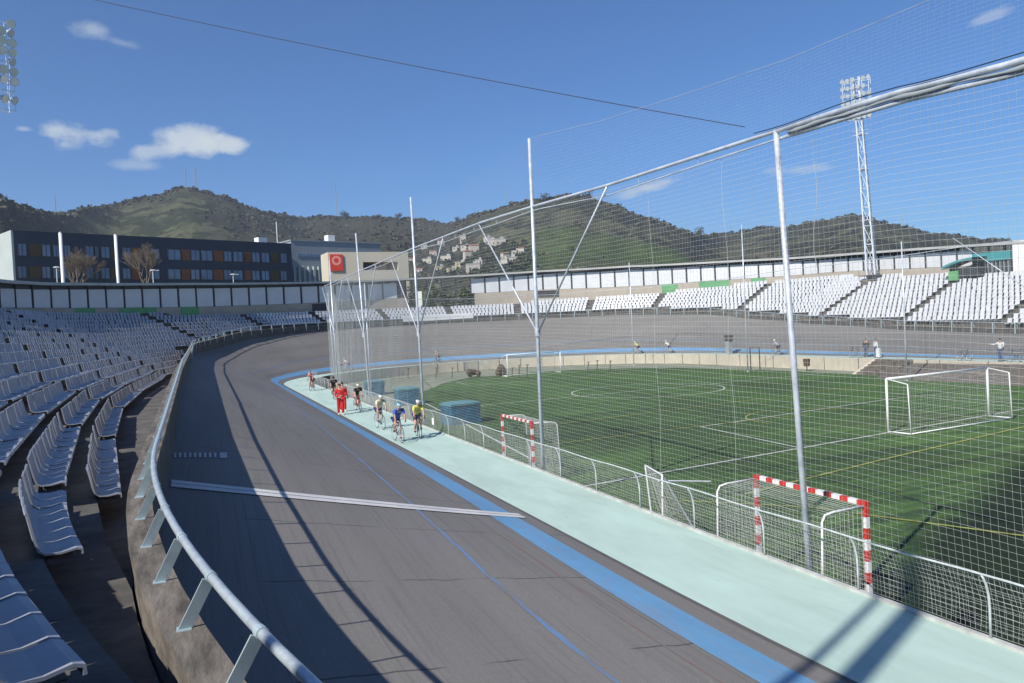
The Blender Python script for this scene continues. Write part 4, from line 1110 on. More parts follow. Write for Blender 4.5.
hs = [(402, 270, 8, 0), (410, 262, 6, 1), (419, 271, 7, 1), (428, 262, 8, 0), (433, 254, 6, 1), (440, 268, 7, 2), (447, 259, 9, 0), (452, 270, 8, 2), (456, 248, 6, 0), (461, 264, 9, 2), (466, 247, 8, 0), (468, 257, 7, 1), (473, 269, 11, 0), (474, 251, 8, 1), (479, 262, 6, 0), (488, 243, 6, 0), (492, 244, 7, 0), (500, 243, 9, 0), (505, 257, 6, 1), (511, 261, 10, 0), (516, 253, 7, 0), (522, 252, 5, 1), (505, 266, 6, 0), (463, 240, 5, 0), (424, 247, 5, 0), (441, 244, 5, 1)]
desc = ['small', 'low', 'long', 'narrow', 'boxy', 'wide', 'tiny']
used = set()
for i, (x, y, s, k) in enumerate(hs):
    p = hit(x, y+1.5); s2 = s*.64*p.length/430
    m = (mHouseW, mHouseW, mHouseO)[k]; col = 'ochre' if k == 2 else 'white'; rf = 'tiled' if k == 1 else 'flat'
    rowd = 'top' if y < 248 else ('upper' if y < 256 else ('middle' if y < 264 else 'bottom'))
    rank = sorted([q for q in hs if (('top' if q[1] < 248 else ('upper' if q[1] < 256 else ('middle' if q[1] < 264 else 'bottom'))) == rowd)]).index((x, y, s, k))
    lab = '%s hillside house with %s roof, %s from the left in the %s tier' % (col, rf, ORD[rank], rowd)
    house(p+Vector((0, 0, -1)), s2, s2*.75, random.choice((3.0, 4.2, 5.4)), -YAW+random.uniform(-.5, .5)+.1, m, lab, k == 1)
gt = MB()
for i in range(560):
    x = random.uniform(395, 530); y = random.uniform(242, 276); p = hit(x, y); clump(gt, p-Vector((0, 0, .5)), random.uniform(1.2, 2.6), 12, 1.2)
tag(gt.build('village_greenery', mLeafD), 'dark garden trees massed between the hillside houses', 'greenery', kind='stuff')

# ------------------------------------------------------------------ buildings behind the left stand
def vec2(x, y, dep): p = pd(x, y, dep); return Vector((p[0], p[1]))
def on_line(A, B, xp, z):
    # point of plan line AB whose image column is xp at height z
    lo, hi = -1.0, 2.0
    f = lambda t: px((A.x+(B.x-A.x)*t, A.y+(B.y-A.y)*t, z))[0]
    for _ in range(40):
        m = (lo+hi)/2
        if f(m) < xp: lo = m
        else: hi = m
    return A.lerp(B, lo)
A = vec2(13, 232, 118); B = vec2(291, 243, 153); ZR = H+(350-232)*118/790
ZRr = 22.4
nrm = Vector((B.y-A.y, -(B.x-A.x))).normalized(); 
if nrm.dot(Vector((0, 0))-A) < 0: nrm = -nrm
ang = math.atan2((B-A).y, (B-A).x); L = (B-A).length
e = empty('school_building', (A.x, A.y, 0), ang); tag(e, 'long dark blue building with orange panels and two rows of windows', 'building')
# local frame: x along facade, -y towards the stadium
m_ = MB(); m_.box((L/2, 9, 11.1), (L, 18, 22.2)); m_.box((L/2, 9, 22.35), (L+.1, 18.1, .3)); m_.build('wall', mBldBlue, e)
m_ = MB(); m_.box((-.15, 9, 11.2), (.3, 18.0, 22.6)); m_.build('end_wall', mBldSide, e)
rotM = Matrix.Rotation(-ang, 2)
def fx(xp, z):
    q = on_line(A, B, xp, z); return (q-A).length
rows = [(18.75, 20.5), (15.4, 17.1), (12.0, 13.7)]
items = [('w', 18, 27), ('c', 30, 41), ('w', 42, 51), ('w', 53, 60), ('w', 64, 71), ('w', 86, 94), ('w', 95, 99), ('w', 101, 110), ('c', 111, 117), ('w', 123, 131), ('o', 132, 140), ('w', 150, 160), ('w', 168, 181), ('o', 182, 190), ('w', 191, 200), ('w', 201, 213), ('o', 214, 223), ('w', 224, 232), ('w', 233, 243), ('o', 245, 251), ('w', 252, 260), ('w', 261.5, 269.5), ('c', 271, 279), ('w', 281, 287)]
for zi, (z0, z1) in enumerate(rows):
    for k, x0, x1 in items:
        a, b = fx(x0, z0), fx(x1, z0)
        if k == 'w':
            m_ = MB(); w_ = b-a
            fr = MB(); t = .09
            fr.box(((a+b)/2, -.05, z0-t/2), (w_, .12, t)); fr.box(((a+b)/2, -.05, z1+t/2), (w_, .12, t)); fr.box((a+t/2, -.05, (z0+z1)/2), (t, .12, z1-z0)); fr.box((b-t/2, -.05, (z0+z1)/2), (t, .12, z1-z0))
            fr.box(((a+b)/2, -.05, (z0+z1)/2), (.07, .1, z1-z0))
            w1 = fr.build('window', mFrame, e); m_.box(((a+b)/2, -.02, (z0+z1)/2), (w_-.1, .05, z1-z0-.02)); m_.build('pane', mGlass, w1)
        else:
            m_ = MB(); m_.box(((a+b)/2, -.03, (z0+z1)/2), (b-a, .07, z1-z0+.15)); m_.build('colour_panel', mOrange if k == 'o' else mOchre, e)
m_ = MB(); p = fx(272, 22.4); m_.box((p, 4, 23.1), (1.8, 1.6, 1.5)); m_.seg((fx(286, 22.4), 3, 22.3), (fx(286, 22.4), 3, 27), .08); m_.build('roof_plant', mWhite, e)

# grey metal building
A2 = vec2(291, 243, 158); B2 = vec2(380, 239, 172); ang2 = math.atan2((B2-A2).y, (B2-A2).x); L2 = (B2-A2).length
zr2 = H+(336-242)*160/790
e = empty('grey_hall', (A2.x, A2.y, 0), ang2); tag(e, 'grey metal clad hall with a strip window behind the cream building', 'building')
m_ = MB(); m_.box((L2/2, 8, zr2/2), (L2, 16, zr2)); m_.box((L2/2, 8, zr2+.12), (L2+.3, 16.3, .25)); m_.build('wall', mGreyClad, e)
def fx2(xp, z): return (on_line(A2, B2, xp, z)-A2).length
def z2(xp, yp):
    q = on_line(A2, B2, xp, 18); d = px((q.x, q.y, H)); return H+(d[1]-yp)*d[2]/790
for x0, x1 in ((298, 305), (306, 313), (314, 322)):
    a, b = fx2(x0, 18), fx2(x1, 18); za, zb_ = z2(310, 257), z2(310, 254); m_ = MB(); m_.box(((a+b)/2, -.05, (za+zb_)/2), (b-a-.1, .12, zb_-za)); m_.build('strip_window', mGlass, e)
m_ = MB()
for xx in range(294, 328, 5):
    a = fx2(xx, 15); m_.box((a, -.3, z2(310, 275)), (.35, .5, 3.4))
m_.build('louvre_fin', mBldSide, e)
m_ = MB(); m_.box((fx2(337, 24), 3, zr2+1.0), (1.6, 1.6, 1.6)); m_.build('roof_box', mWhite, e)
# cream building with the red sign
A3 = vec2(328, 260, 128); B3 = vec2(408, 256, 134); ang3 = math.atan2((B3-A3).y, (B3-A3).x); L3 = (B3-A3).length
def z3(xp, yp):
    q = on_line(A3, B3, xp, 15); d = px((q.x, q.y, H)); return H+(d[1]-yp)*d[2]/790
def fx3(xp, z): return (on_line(A3, B3, xp, z)-A3).length
zr3 = z3(365, 252)
e = empty('cream_building', (A3.x, A3.y, 0), ang3); tag(e, 'plain cream building with a red sign and a wide recess', 'building')
a, b = fx3(363, 16), fx3(398, 16); za, zb_ = z3(380, 270), z3(380, 262)
m_ = MB(); m_.box((a/2, 2.5, zr3/2), (a, 5, zr3)); m_.box(((b+L3)/2, 2.5, zr3/2), (L3-b, 5, zr3)); m_.box(((a+b)/2, 2.501, (zb_+zr3)/2), (b-a, 4.99, zr3-zb_)); m_.box(((a+b)/2, 2.501, za/2), (b-a, 4.99, za)); m_.build('wall', mCreamB, e)
m_ = MB(); m_.box(((a+b)/2, 3.2, (za+zb_)/2), (b-a, 3, zb_-za)); m_.build('recess', mPinkish, e)
m_ = MB(); m_.box((a+(b-a)*.18, .6, (za+zb_)/2), ((b-a)*.3, .5, (zb_-za)*.5)); m_.box((a+(b-a)*.75, .8, (za+zb_)/2), (.4, .4, (zb_-za))); m_.build('recess_duct', mFrame, e)
sa, sb = fx3(330, 16), fx3(342.5, 16); s0, s1 = z3(336, 271), z3(336, 254.5)
m_ = MB(); m_.box(((sa+sb)/2, -.12, (s0+s1)/2), (sb-sa, .2, s1-s0)); sg_ = m_.build('sign_board', mRedSign, e)
# emblem: petalled ring
m_ = MB(); cx_, cz_ = (sa+sb)/2, s0+(s1-s0)*.62; ro = (sb-sa)*.36
for i in range(28):
    a0 = 2*math.pi*i/28; a1 = 2*math.pi*(i+1)/28
    r1 = ro*(1+.10*(i % 2)); r2 = ro*(1+.10*((i+1) % 2)); ri = ro*.55
    m_.add([(cx_+ri*math.cos(a0), -.235, cz_+ri*math.sin(a0)), (cx_+r1*math.cos(a0), -.235, cz_+r1*math.sin(a0)), (cx_+r2*math.cos(a1), -.235, cz_+r2*math.sin(a1)), (cx_+ri*math.cos(a1), -.235, cz_+ri*math.sin(a1))], [(0, 1, 2, 3)])
o = m_.build('sign_emblem', mPink, sg_)
# white masts in front of the blue building
for x0, yt, lb in ((62.5, 233, 'slim white mast in front of the blue building, the left one'), (117.5, 235, 'slim white mast in front of the blue building, the right one')):
    q = on_line(A+nrm*14, B+nrm*14, x0+1.5, 12); zt_ = 12
    for _ in range(20): zt_ += (px((q.x, q.y, zt_))[1]-yt)*px((q.x, q.y, zt_))[2]/790
    m_ = MB(); m_.seg((q.x, q.y, -1.5), (q.x, q.y, zt_), .26, .22, 10); m_.seg((q.x, q.y, -1.5), (q.x, q.y, -.9), .5, .5, 10); m_.seg((q.x, q.y, zt_), (q.x, q.y, zt_+.15), .24, .05, 10)
    tag(m_.build('white_mast', mWhite, None, True), lb, 'mast', 'white masts by the blue building')
# street lamps poking over the roof
for x0, yt, lb in ((58, 268, 'small white street lamp left of the first mast'), (154, 271, 'small street lamp by the bare tree'), (234, 275, 'white twin lamp above the roof edge')):
    q = on_line(A+nrm*18, B+nrm*18, x0, 12); zt_ = 12
    for _ in range(20): zt_ += (px((q.x, q.y, zt_))[1]-yt)*px((q.x, q.y, zt_))[2]/790
    e = empty('street_lamp', (q.x, q.y, -1.5)); tag(e, lb, 'street lamp', 'street lamps behind the left stand')
    m_ = MB(); m_.seg((q.x, q.y, -1.5), (q.x, q.y, zt_), .09, .06, 6); bchild(m_, 'lamp_post', mWhiteMetal, e)
    m_ = MB(); m_.ell((q.x, q.y, zt_+.1), (.42, .22, .10), nu=8, nv=5); m_.box((q.x+.5, q.y, zt_+.08), (.7, .08, .06)); bchild(m_, 'lamp_head', mWhite, e)
# bare and half-bare trees
def bare_tree(x0, ytop, yb, wpx, label, m):
    q = on_line(A+nrm*10, B+nrm*10, x0, 12); d = px((q.x, q.y, 12))[2]; zt_ = 12
    for _ in range(20): zt_ += (px((q.x, q.y, zt_))[1]-ytop)*d/790
    e = empty('bare_tree', (q.x, q.y, -1.5)); tag(e, label, 'tree', 'bare trees behind the left stand')
    rad = wpx/2*d/790; t = MB(); tw_ = MB()
    fork = zt_-(zt_+1.5)*.36
    t.seg((q.x, q.y, -1.5), (q.x+.2, q.y, fork), .30, .2, 7)
    def br(p, d_, L_, r, dep):
        e_ = p+d_*L_; (t if dep < 3 else tw_).seg(p, e_, r, r*.6, 4 if dep else 5, cap=False)
        if dep > 5: return
        for _ in range(3 if dep < 5 else 5):
            nd = (d_+Vector((random.gauss(0, .36), random.gauss(0, .36), random.gauss(.22, .25)))).normalized(); br(p.lerp(e_, random.uniform(.55, 1)), nd, L_*random.uniform(.6, .8), r*.62, dep+1)
    for i in range(4):
        a = i*1.6+random.random(); br(Vector((q.x+.2, q.y, fork)), Vector((math.cos(a)*.3, math.sin(a)*.3, 1)).normalized(), (zt_-fork)*.36, .13, 1)
    bchild(t, 'trunk', mBark, e); bchild(tw_, 'crown', m, e)
bare_tree(77, 247, 281, 22, 'leafless tree with pale trunk between the two white masts', mTwig)
bare_tree(145, 240, 281, 36, 'large leafless brown tree right of the second mast', mTwig)

# greenery behind the open bay of the gallery
for i, (x, dep, h_, r_, lb) in enumerate(((395, 124, 13, 3.0, 'loose green tree behind the open bay, leftmost'), (415, 126, 12.4, 3.4, 'loose green tree behind the open bay, second from left'), (436, 125, 12.6, 3.6, 'loose green tree behind the open bay, centre'), (455, 127, 12.2, 3.4, 'loose green tree behind the open bay, fourth from left'), (472, 128, 11.8, 3.2, 'loose green tree behind the open bay, rightmost'))):
    q = vec2(x, 300, dep+3); tree_leafy((q.x, q.y, -1.5), h_+1, r_, lb, mLeaf, 'garden_tree', 900, 'trees behind the open bay', .25)
m_ = MB()
for x in (419,):
    q = vec2(x, 300, 122.5); m_.box((q.x, q.y, 8.5), (1.0, .4, 4), -YAW)
tag(m_.build('white_pillar', mWhite), 'short white pillar between the trees in the open bay', 'pillar')

# right end of the gallery: teal awning, dark glazing, white block
def pw(xp, R, z=8.5): return w_at_px(xp, R, z, 180, 245)
wA, wB = px_to_w(973, 180, 230), px_to_w(1011, 180, 232)
e = empty('gallery_kiosk', P3(wA, ip(RW, wA)-.5, 8)); tag(e, 'glazed kiosk with a teal fascia under the roof of the far right stand', 'kiosk')
wk0, wk1 = pw(974, 43.3), pw(1011, 43.3)
def kb(w0, w1, R0_, R1_, z0, z1, nm, m):
    m_ = MB(); a, b = P3(w0, R0_, z0), P3(w1, R0_, z0); c, d = P3(w1, R1_, z0), P3(w0, R1_, z0)
    m_.add([a, b, c, d]+[(p[0], p[1], z1) for p in (a, b, c, d)], [(3, 2, 1, 0), (4, 5, 6, 7), (0, 1, 5, 4), (1, 2, 6, 5), (2, 3, 7, 6), (3, 0, 4, 7)]); return bchild(m_, nm, m, e)
kb(wk0, wk1, 43.1, 43.6, 8.65, 9.55, 'fascia', mTeal)
kb(wk0, wk1, 43.3, 43.6, 7.3, 8.65, 'glazing', mFrame)
for w in np.linspace(wk0+.3, wk1-.3, 9): kb(w, w+.08, 43.2, 43.3, 7.3, 8.65, 'mullion', mGreyClad)
wb0 = pw(1013, 43.0)
e = empty('white_block', P3(wb0, 43, 7)); tag(e, 'plain white block at the right end of the far stand', 'building')
kb(wb0, wb0+16, 43.0, 48, 3.0, 10.35, 'wall', mWhite)
# stair canopy: teal awning with dark opening
wc0, wc1 = pw(945, 41.5), pw(976, 41.5)
e = empty('stair_canopy', P3(wc0, 41.5, 7)); tag(e, 'low curved teal canopy over the stair head in the far right stand', 'canopy')
m_ = MB(); nn = 10; A_ = []; B_ = []; A2_ = []; B2_ = []
for i in range(nn+1):
    t = i/nn; z = 8.35+.75*math.sin(t*math.pi*.5)**.8; w = wc0+(wc1-wc0)*t
    A_.append(P3(w, 40.9, z)); B_.append(P3(w, 43.2, z+.1)); A2_.append(P3(w, 40.9, z-.22)); B2_.append(P3(w, 43.2, z-.12))
m_.strip(A_, B_); m_.strip(A2_, A_); m_.strip(B2_, A2_); bchild(m_, 'canopy_shell', mTeal, e)
kb(wc0+.4, wc1, 41.6, 43.1, 7.2, 8.2, 'stair_opening', mFrame)
kb(wc0+.5, wc0+1.6, 41.3, 41.5, 6.9, 7.9, 'green_side_panel', mGreen)

# ------------------------------------------------------------------ people
def skin_mesh(name, joints, edges, root=0, sub=1):
    me = bpy.data.meshes.new(name+'_sk'); me.from_pydata([j[0] for j in joints], edges, []); me.update()
    ob = bpy.data.objects.new(name+'_sk', me); COL.objects.link(ob)
    md = ob.modifiers.new('Skin', 'SKIN'); md.use_smooth_shade = True
    sv = me.skin_vertices[0].data if len(me.skin_vertices) else None
    for i, j in enumerate(joints):
        r = j[1]; sv[i].radius = (r, r) if not isinstance(r, tuple) else r
        sv[i].use_root = (i == root)
    ss = ob.modifiers.new('Sub', 'SUBSURF'); ss.levels = sub; ss.render_levels = sub
    dg = bpy.context.evaluated_depsgraph_get(); me2 = bpy.data.meshes.new_from_object(ob.evaluated_get(dg)); me2.name = name
    bpy.data.objects.remove(ob); bpy.data.meshes.remove(me)
    return me2
def hand_joints(J, E, wrist, palm_dir, side, curl=.5, sc=1.0):
    """palm and five separate, bent fingers growing from vertex index wrist"""
    w = Vector(J[wrist][0]); d = Vector(palm_dir).normalized(); s = Vector(side).normalized(); n = d.cross(s).normalized()
    palm = w+d*.055*sc; J.append((tuple(palm), (.034*sc, .018*sc))); pi_ = len(J)-1; E.append((wrist, pi_))
    for k, ln in enumerate((.070, .078, .073, .058)):
        b = palm+d*.035*sc+s*(k-1.5)*.020*sc; J.append((tuple(b), .0092*sc)); i0 = len(J)-1; E.append((pi_, i0))
        m = b+(d*math.cos(curl)+n*math.sin(curl))*ln*.55*sc; J.append((tuple(m), .0082*sc)); E.append((i0, i0+1))
        t = m+(d*math.cos(curl*2.2)+n*math.sin(curl*2.2))*ln*.45*sc; J.append((tuple(t), .0068*sc)); E.append((i0+1, i0+2))
    b = w+d*.02*sc-s*.032*sc; J.append((tuple(b), .012*sc)); i0 = len(J)-1; E.append((wrist, i0))
    m = b+(d*.6-s*.55+n*.3).normalized()*.035*sc; J.append((tuple(m), .010*sc)); E.append((i0, i0+1))
    t = m+(d*.8-s*.1+n*.5).normalized()*.03*sc; J.append((tuple(t), .0085*sc)); E.append((i0+1, i0+2))
def obj_me(name, me, m, parent):
    me.materials.clear(); me.materials.append(m); o = bpy.data.objects.new(name, me); COL.objects.link(o); o.parent = parent; return o
def head_bits(e, c, f, upv, hair=mHair, helmet=None):
    """c head centre, f facing dir (local)."""
    f = Vector(f).normalized(); u = Vector(upv).normalized(); s = u.cross(f).normalized(); c = Vector(c)
    M3 = Matrix((s, f, u)).transposed()
    h = MB()
    vs0 = len(h.v)
    if helmet is None:
        h.ell(c+u*.028-f*.018, (.083, .098, .095), M3, 12, 8); h.build('hair', hair, e, True)
    else:
        h.ell(c+u*.050-f*.015, (.098, .135, .095), M3, 14, 9); hb = h.build('helmet', helmet, e, True)
        v = MB()
        for k in (-.5, 0, .5): v.bar(c+u*.14+s*k*.07+f*.07, c+u*.135+s*k*.07-f*.10, .02, .012, u)
        v.build('vent', mDark, hb)
    g = MB()
    for k in (-1, 1): g.ell(c+f*.083+s*k*.032+u*.006, (.013, .008, .009), M3, 6, 4)
    g.build('eye', mDark, e)
def build_body(e, J, E, m=mSkin):
    me = skin_mesh('body', J, E); return obj_me('body', me, m, e)
def add_face(J, E, hi, c, f, u):
    """nose, chin, ears as extra skin branches from the head vertex"""
    c = Vector(c); f = Vector(f).normalized(); u = Vector(u).normalized(); s = u.cross(f)
    J.append((tuple(c+f*.098-u*.012), .013)); E.append((hi, len(J)-1))
    J.append((tuple(c+f*.055-u*.085), .035)); E.append((hi, len(J)-1))
    for k in (-1, 1): J.append((tuple(c+s*k*.086-u*.005), .016)); E.append((hi, len(J)-1))
def rider(pos, rz, label, jersey, shorts, helmet, phase=0.0, tall=.97, upright=0.0):
    e = empty('person', pos, rz); tag(e, label, 'person', None)
    e.scale = (tall,)*3
    # local +x is the riding direction
    sx = .27-upright*.14; sz = 1.36+upright*.06
    pel = (-.20, 0, .99); sp = (.02, 0, 1.20+upright*.03); ch = (sx-.05, 0, sz-.03); nk = (sx+.06, 0, sz+.08); hd = (sx+.13, 0, sz+.19)
    J = [(pel, (.125, .115)), (sp, (.095, .09)), (ch, (.095, .085)), (nk, .046), (hd, .095)]; E = [(0, 1), (1, 2), (2, 3), (3, 4)]
    add_face(J, E, 4, hd, (1, 0, -.25), (.25, 0, 1))
    arms = []; legs = []
    for k in (-1, 1):
        J.append(((sx, k*.185, sz-.01), .058)); a = len(J)-1; E.append((2, a))
        J.append(((sx+.14, k*.22, sz-.24), .043)); E.append((a, a+1))
        J.append(((.455, k*.205, 1.005), .028)); E.append((a+1, a+2))
        arms.append((J[a][0], J[a+1][0], J[a+2][0]))
        hand_joints(J, E, a+2, (.7, 0, -.6), (0, -k, 0), .9)
        an = phase+(0 if k < 0 else math.pi); foot = Vector((-.04+.17*math.cos(an), k*.115, .30+.17*math.sin(an)))
        ank = foot+Vector((-.05, 0, .09)); hip = Vector((-.19, k*.095, .95)); d = ank-hip; L1, L2 = .43, .43; D = min(d.length, .855); d.normalize()
        ax = math.sqrt(max(0, L1*L1-(D/2)**2)); mid = hip+d*D/2; perp = Vector((d.z*-1, 0, d.x)); perp = perp if perp.x > 0 else -perp
        knee = mid+perp*ax
        J.append((tuple(hip), .098)); a = len(J)-1; E.append((0, a)); J.append((tuple(knee), .060)); E.append((a, a+1)); J.append((tuple(knee.lerp(ank, .3)), .056)); E.append((a+1, a+2))
        J.append((tuple(ank), .036)); E.append((a+2, a+3)); J.append((tuple(foot+Vector((.12, 0, .02))), .032)); E.append((a+3, a+4))
        legs.append((hip, knee, ank, foot))
    build_body(e, J, E)
    Jj = [(sp, (.150, .155)), ((-.13, 0, 1.06), (.155, .16)), (ch, (.172, .158)), ((sx+.03, 0, sz+.045), .092)]; Ej = [(0, 1), (0, 2), (2, 3)]
    for k, (s_, el, wr) in zip((-1, 1), arms):
        Jj.append((s_, .080)); a = len(Jj)-1; Ej.append((2, a)); Jj.append((tuple(Vector(s_).lerp(Vector(el), .75)), .064)); Ej.append((a, a+1))
    obj_me('jersey', skin_mesh('jersey', Jj, Ej), jersey, e)
    Js = [(pel, (.150, .140))]; Es = []
    for hip, knee, ank, foot in legs:
        Js.append((tuple(hip), .108)); a = len(Js)-1; Es.append((0, a)); Js.append((tuple(hip.lerp(knee, .72)), .083)); Es.append((a, a+1))
    obj_me('shorts', skin_mesh('shorts', Js, Es), shorts, e)
    for hip, knee, ank, foot in legs:
        m_ = MB(); m_.ell(foot+Vector((.035, 0, .02)), (.145, .048, .045), nu=9, nv=6); m_.build('shoe', mDark, e, True)
    head_bits(e, hd, (1, 0, -.2), (.2, 0, 1), helmet=helmet)
    return e
def bike_proto(frame_m):
    e = empty('racing_bicycle', (0, 0, 0))
    def wheel(x):
        m_ = MB(); pts = [(x+.335*math.cos(a), 0, .35+.335*math.sin(a)) for a in np.linspace(0, 2*math.pi, 32)[:-1]]; m_.tube(pts, .014, 6, True); w_ = m_.build('wheel', mDark, e, True)
        m_ = MB(); pts = [(x+.314*math.cos(a), 0, .35+.314*math.sin(a)) for a in np.linspace(0, 2*math.pi, 32)[:-1]]; m_.tube(pts, .010, 4, True)
        for i in range(16):
            a = i*math.pi/8; m_.seg((x, .02*(-1)**i, .35), (x+.31*math.cos(a), 0, .35+.31*math.sin(a)), .0018, n=3)
        m_.seg((x, -.05, .35), (x, .05, .35), .02); m_.build('rim', mGalv, w_)
    wheel(-.49); wheel(.50)
    bb = (-.05, 0, .29); st = (-.20, 0, .86); ht = (.36, 0, .88); hb = (.39, 0, .74); ra = (-.49, 0, .35)
    m_ = MB()
    for a, b, r in ((bb, st, .016), (bb, hb, .019), ((-.185, 0, .81), ht, .017), (ht, hb, .021), ((bb[0], .03, bb[2]), (ra[0], .05, ra[2]), .010), ((bb[0], -.03, bb[2]), (ra[0], -.05, ra[2]), .010), ((-.18, .01, .80), (ra[0], .05, ra[2]), .008), ((-.18, -.01, .80), (ra[0], -.05, ra[2]), .008)): m_.seg(a, b, r, n=6)
    m_.build('frame', frame_m, e, True)
    m_ = MB(); m_.tube([hb, (.43, .04, .66), (.50, .05, .35)], .011, 5); m_.tube([hb, (.43, -.04, .66), (.50, -.05, .35)], .011, 5); m_.build('fork', frame_m, e, True)
    m_ = MB(); m_.seg(ht, (.345, 0, .95), .014); m_.seg((.345, 0, .95), (.43, 0, .97), .013)
    for k in (-1, 1): m_.tube([(.43, 0, .97), (.43, k*.19, .97), (.50, k*.205, .965), (.53, k*.205, .90), (.49, k*.205, .84), (.42, k*.205, .84)], .013, 6)
    m_.build('handlebar', mDark, e, True)
    m_ = MB(); m_.seg(st, (-.215, 0, .93), .012); m_.add([(-.34, -.07, .955), (-.34, .07, .955), (-.20, .05, .95), (-.20, -.05, .95), (-.05, .018, .945), (-.05, -.018, .945), (-.33, -.05, .92), (-.33, .05, .92), (-.06, 0, .925)], [(0, 3, 2, 1), (3, 5, 4, 2), (0, 1, 7, 6), (6, 7, 2, 8), (6, 8, 3, 0), (4, 5, 8)]); m_.build('saddle', mDark, e)
    m_ = MB(); m_.seg((-.05, -.06, .29), (-.05, .06, .29), .02); m_.seg((-.05, -.07, .29), (.12, -.08, .29), .010); m_.seg((-.05, .07, .29), (-.22, .08, .29), .010); m_.seg((-.05, -.05, .29), (-.05, -.055, .29), .095, n=16); m_.build('crankset', mGalv, e)
    return e
mBikes = [mat('bike_white', (.6, .6, .62), .35), mat('bike_black', (.04, .04, .05), .35), mat('bike_red', (.45, .04, .03), .35)]
protos = [bike_proto(m) for m in mBikes]; usedp = [False]*3
def bike(pos, rz, k, label, tilt=0, scale=1.0, group='racing bicycles on the apron'):
    e = protos[k] if not usedp[k] else copy_tree(protos[k]); usedp[k] = True
    e.location = pos; e.rotation_euler = (tilt, 0, rz); e.scale = (scale,)*3; tag(e, label, 'bicycle', group); return e
white_c = cloth('white', (.62, .63, .62)); navy = cloth('navy', (.03, .04, .14)); yel = cloth('yellow', (.58, .56, .14)); blk = cloth('black', (.03, .03, .035)); blu = cloth('blue', (.06, .12, .42)); redc = cloth('red', (.50, .025, .025)); pink = cloth('pink', (.50, .20, .24)); grey = cloth('grey', (.30, .31, .32)); pale = cloth('pale', (.66, .66, .60)); jean = cloth('jeans', (.07, .10, .17)); hblue = cloth('light_blue', (.30, .52, .62)); cyl = cloth('cream', (.62, .60, .44))
def onring(xp, R=24.2):
    w_ = w_at_px(xp, R, .8, 70, 230); return P(w_, R)
RD = [  # px x, px y of the wheels, heading offset, kit
    (382, 430, 'cyclist in cream jersey, navy shorts and white helmet, leftmost of the three close riders', cyl, navy, white_c, .6, 0, 'cream'),
    (400.5, 443, 'cyclist in blue kit with pale blue helmet, in front of the other two riders', blu, navy, hblue, 2.0, 0, 'blue'),
    (421, 438.5, 'cyclist in yellow jersey and white helmet riding closest to the fence', yel, navy, white_c, 3.6, 1, 'yellow'),
    (359, 412, 'cyclist in dark jersey and pink shorts behind the pole', blk, pink, white_c, 1.1, 2, 'dark and pink'),
    (335, 400, 'cyclist in black kit just behind the walker in red', blk, blk, blk, 2.6, 1, 'black'),
    (313, 391, 'lone cyclist in pink and dark kit farthest up the apron', pink, navy, pink, .3, 2, 'pink')]
for i, (x, y, lb, j, s_, h, ph, bk_, nm) in enumerate(RD):
    q = pz(x, y, 0); rz = R_(-90)+R_(random.uniform(-6, 6))
    if y < 395: rz += R_(-25)
    pos = (q[0], q[1]+.4, .008)
    bike(pos, rz, bk_, 'racing bicycle ridden by the cyclist in %s' % nm)
    rider(pos, rz, lb, j, s_, h, ph, upright=.15 if i != 1 else 0)
for (x, y, lb, j, h, bk_, hd_, nm) in ((347, 380, 'pale clothed rider behind the net, right one of the pair at the bend', pale, white_c, 0, 200, 'the right pale rider at the bend'), (340, 381, 'pale clothed rider behind the net, left one of the pair at the bend', pale, white_c, 0, 205, 'the left pale rider at the bend'), (438, 366, 'rider in white helmet passing the dark stain on the far bend', grey, white_c, 1, 215, 'the rider near the far goal'), (637, 356, 'rider in yellow and white on the far side, left of the pair', yel, white_c, 0, 115, 'the yellow far rider'), (668, 354.5, 'rider in pale kit on the far side, right of the pair', pale, white_c, 0, 105, 'the pale far rider'), (777, 355, 'rider in pale kit alone on the far straight', grey, white_c, 1, 95, 'the lone far rider')):
    q = onring(x); zz = .008; pos = [q[0], q[1], zz]
    bike(pos, R_(hd_), bk_, 'racing bicycle under %s' % nm); rider(pos, R_(hd_), lb, j, navy, h, random.uniform(0, 6), upright=.3)

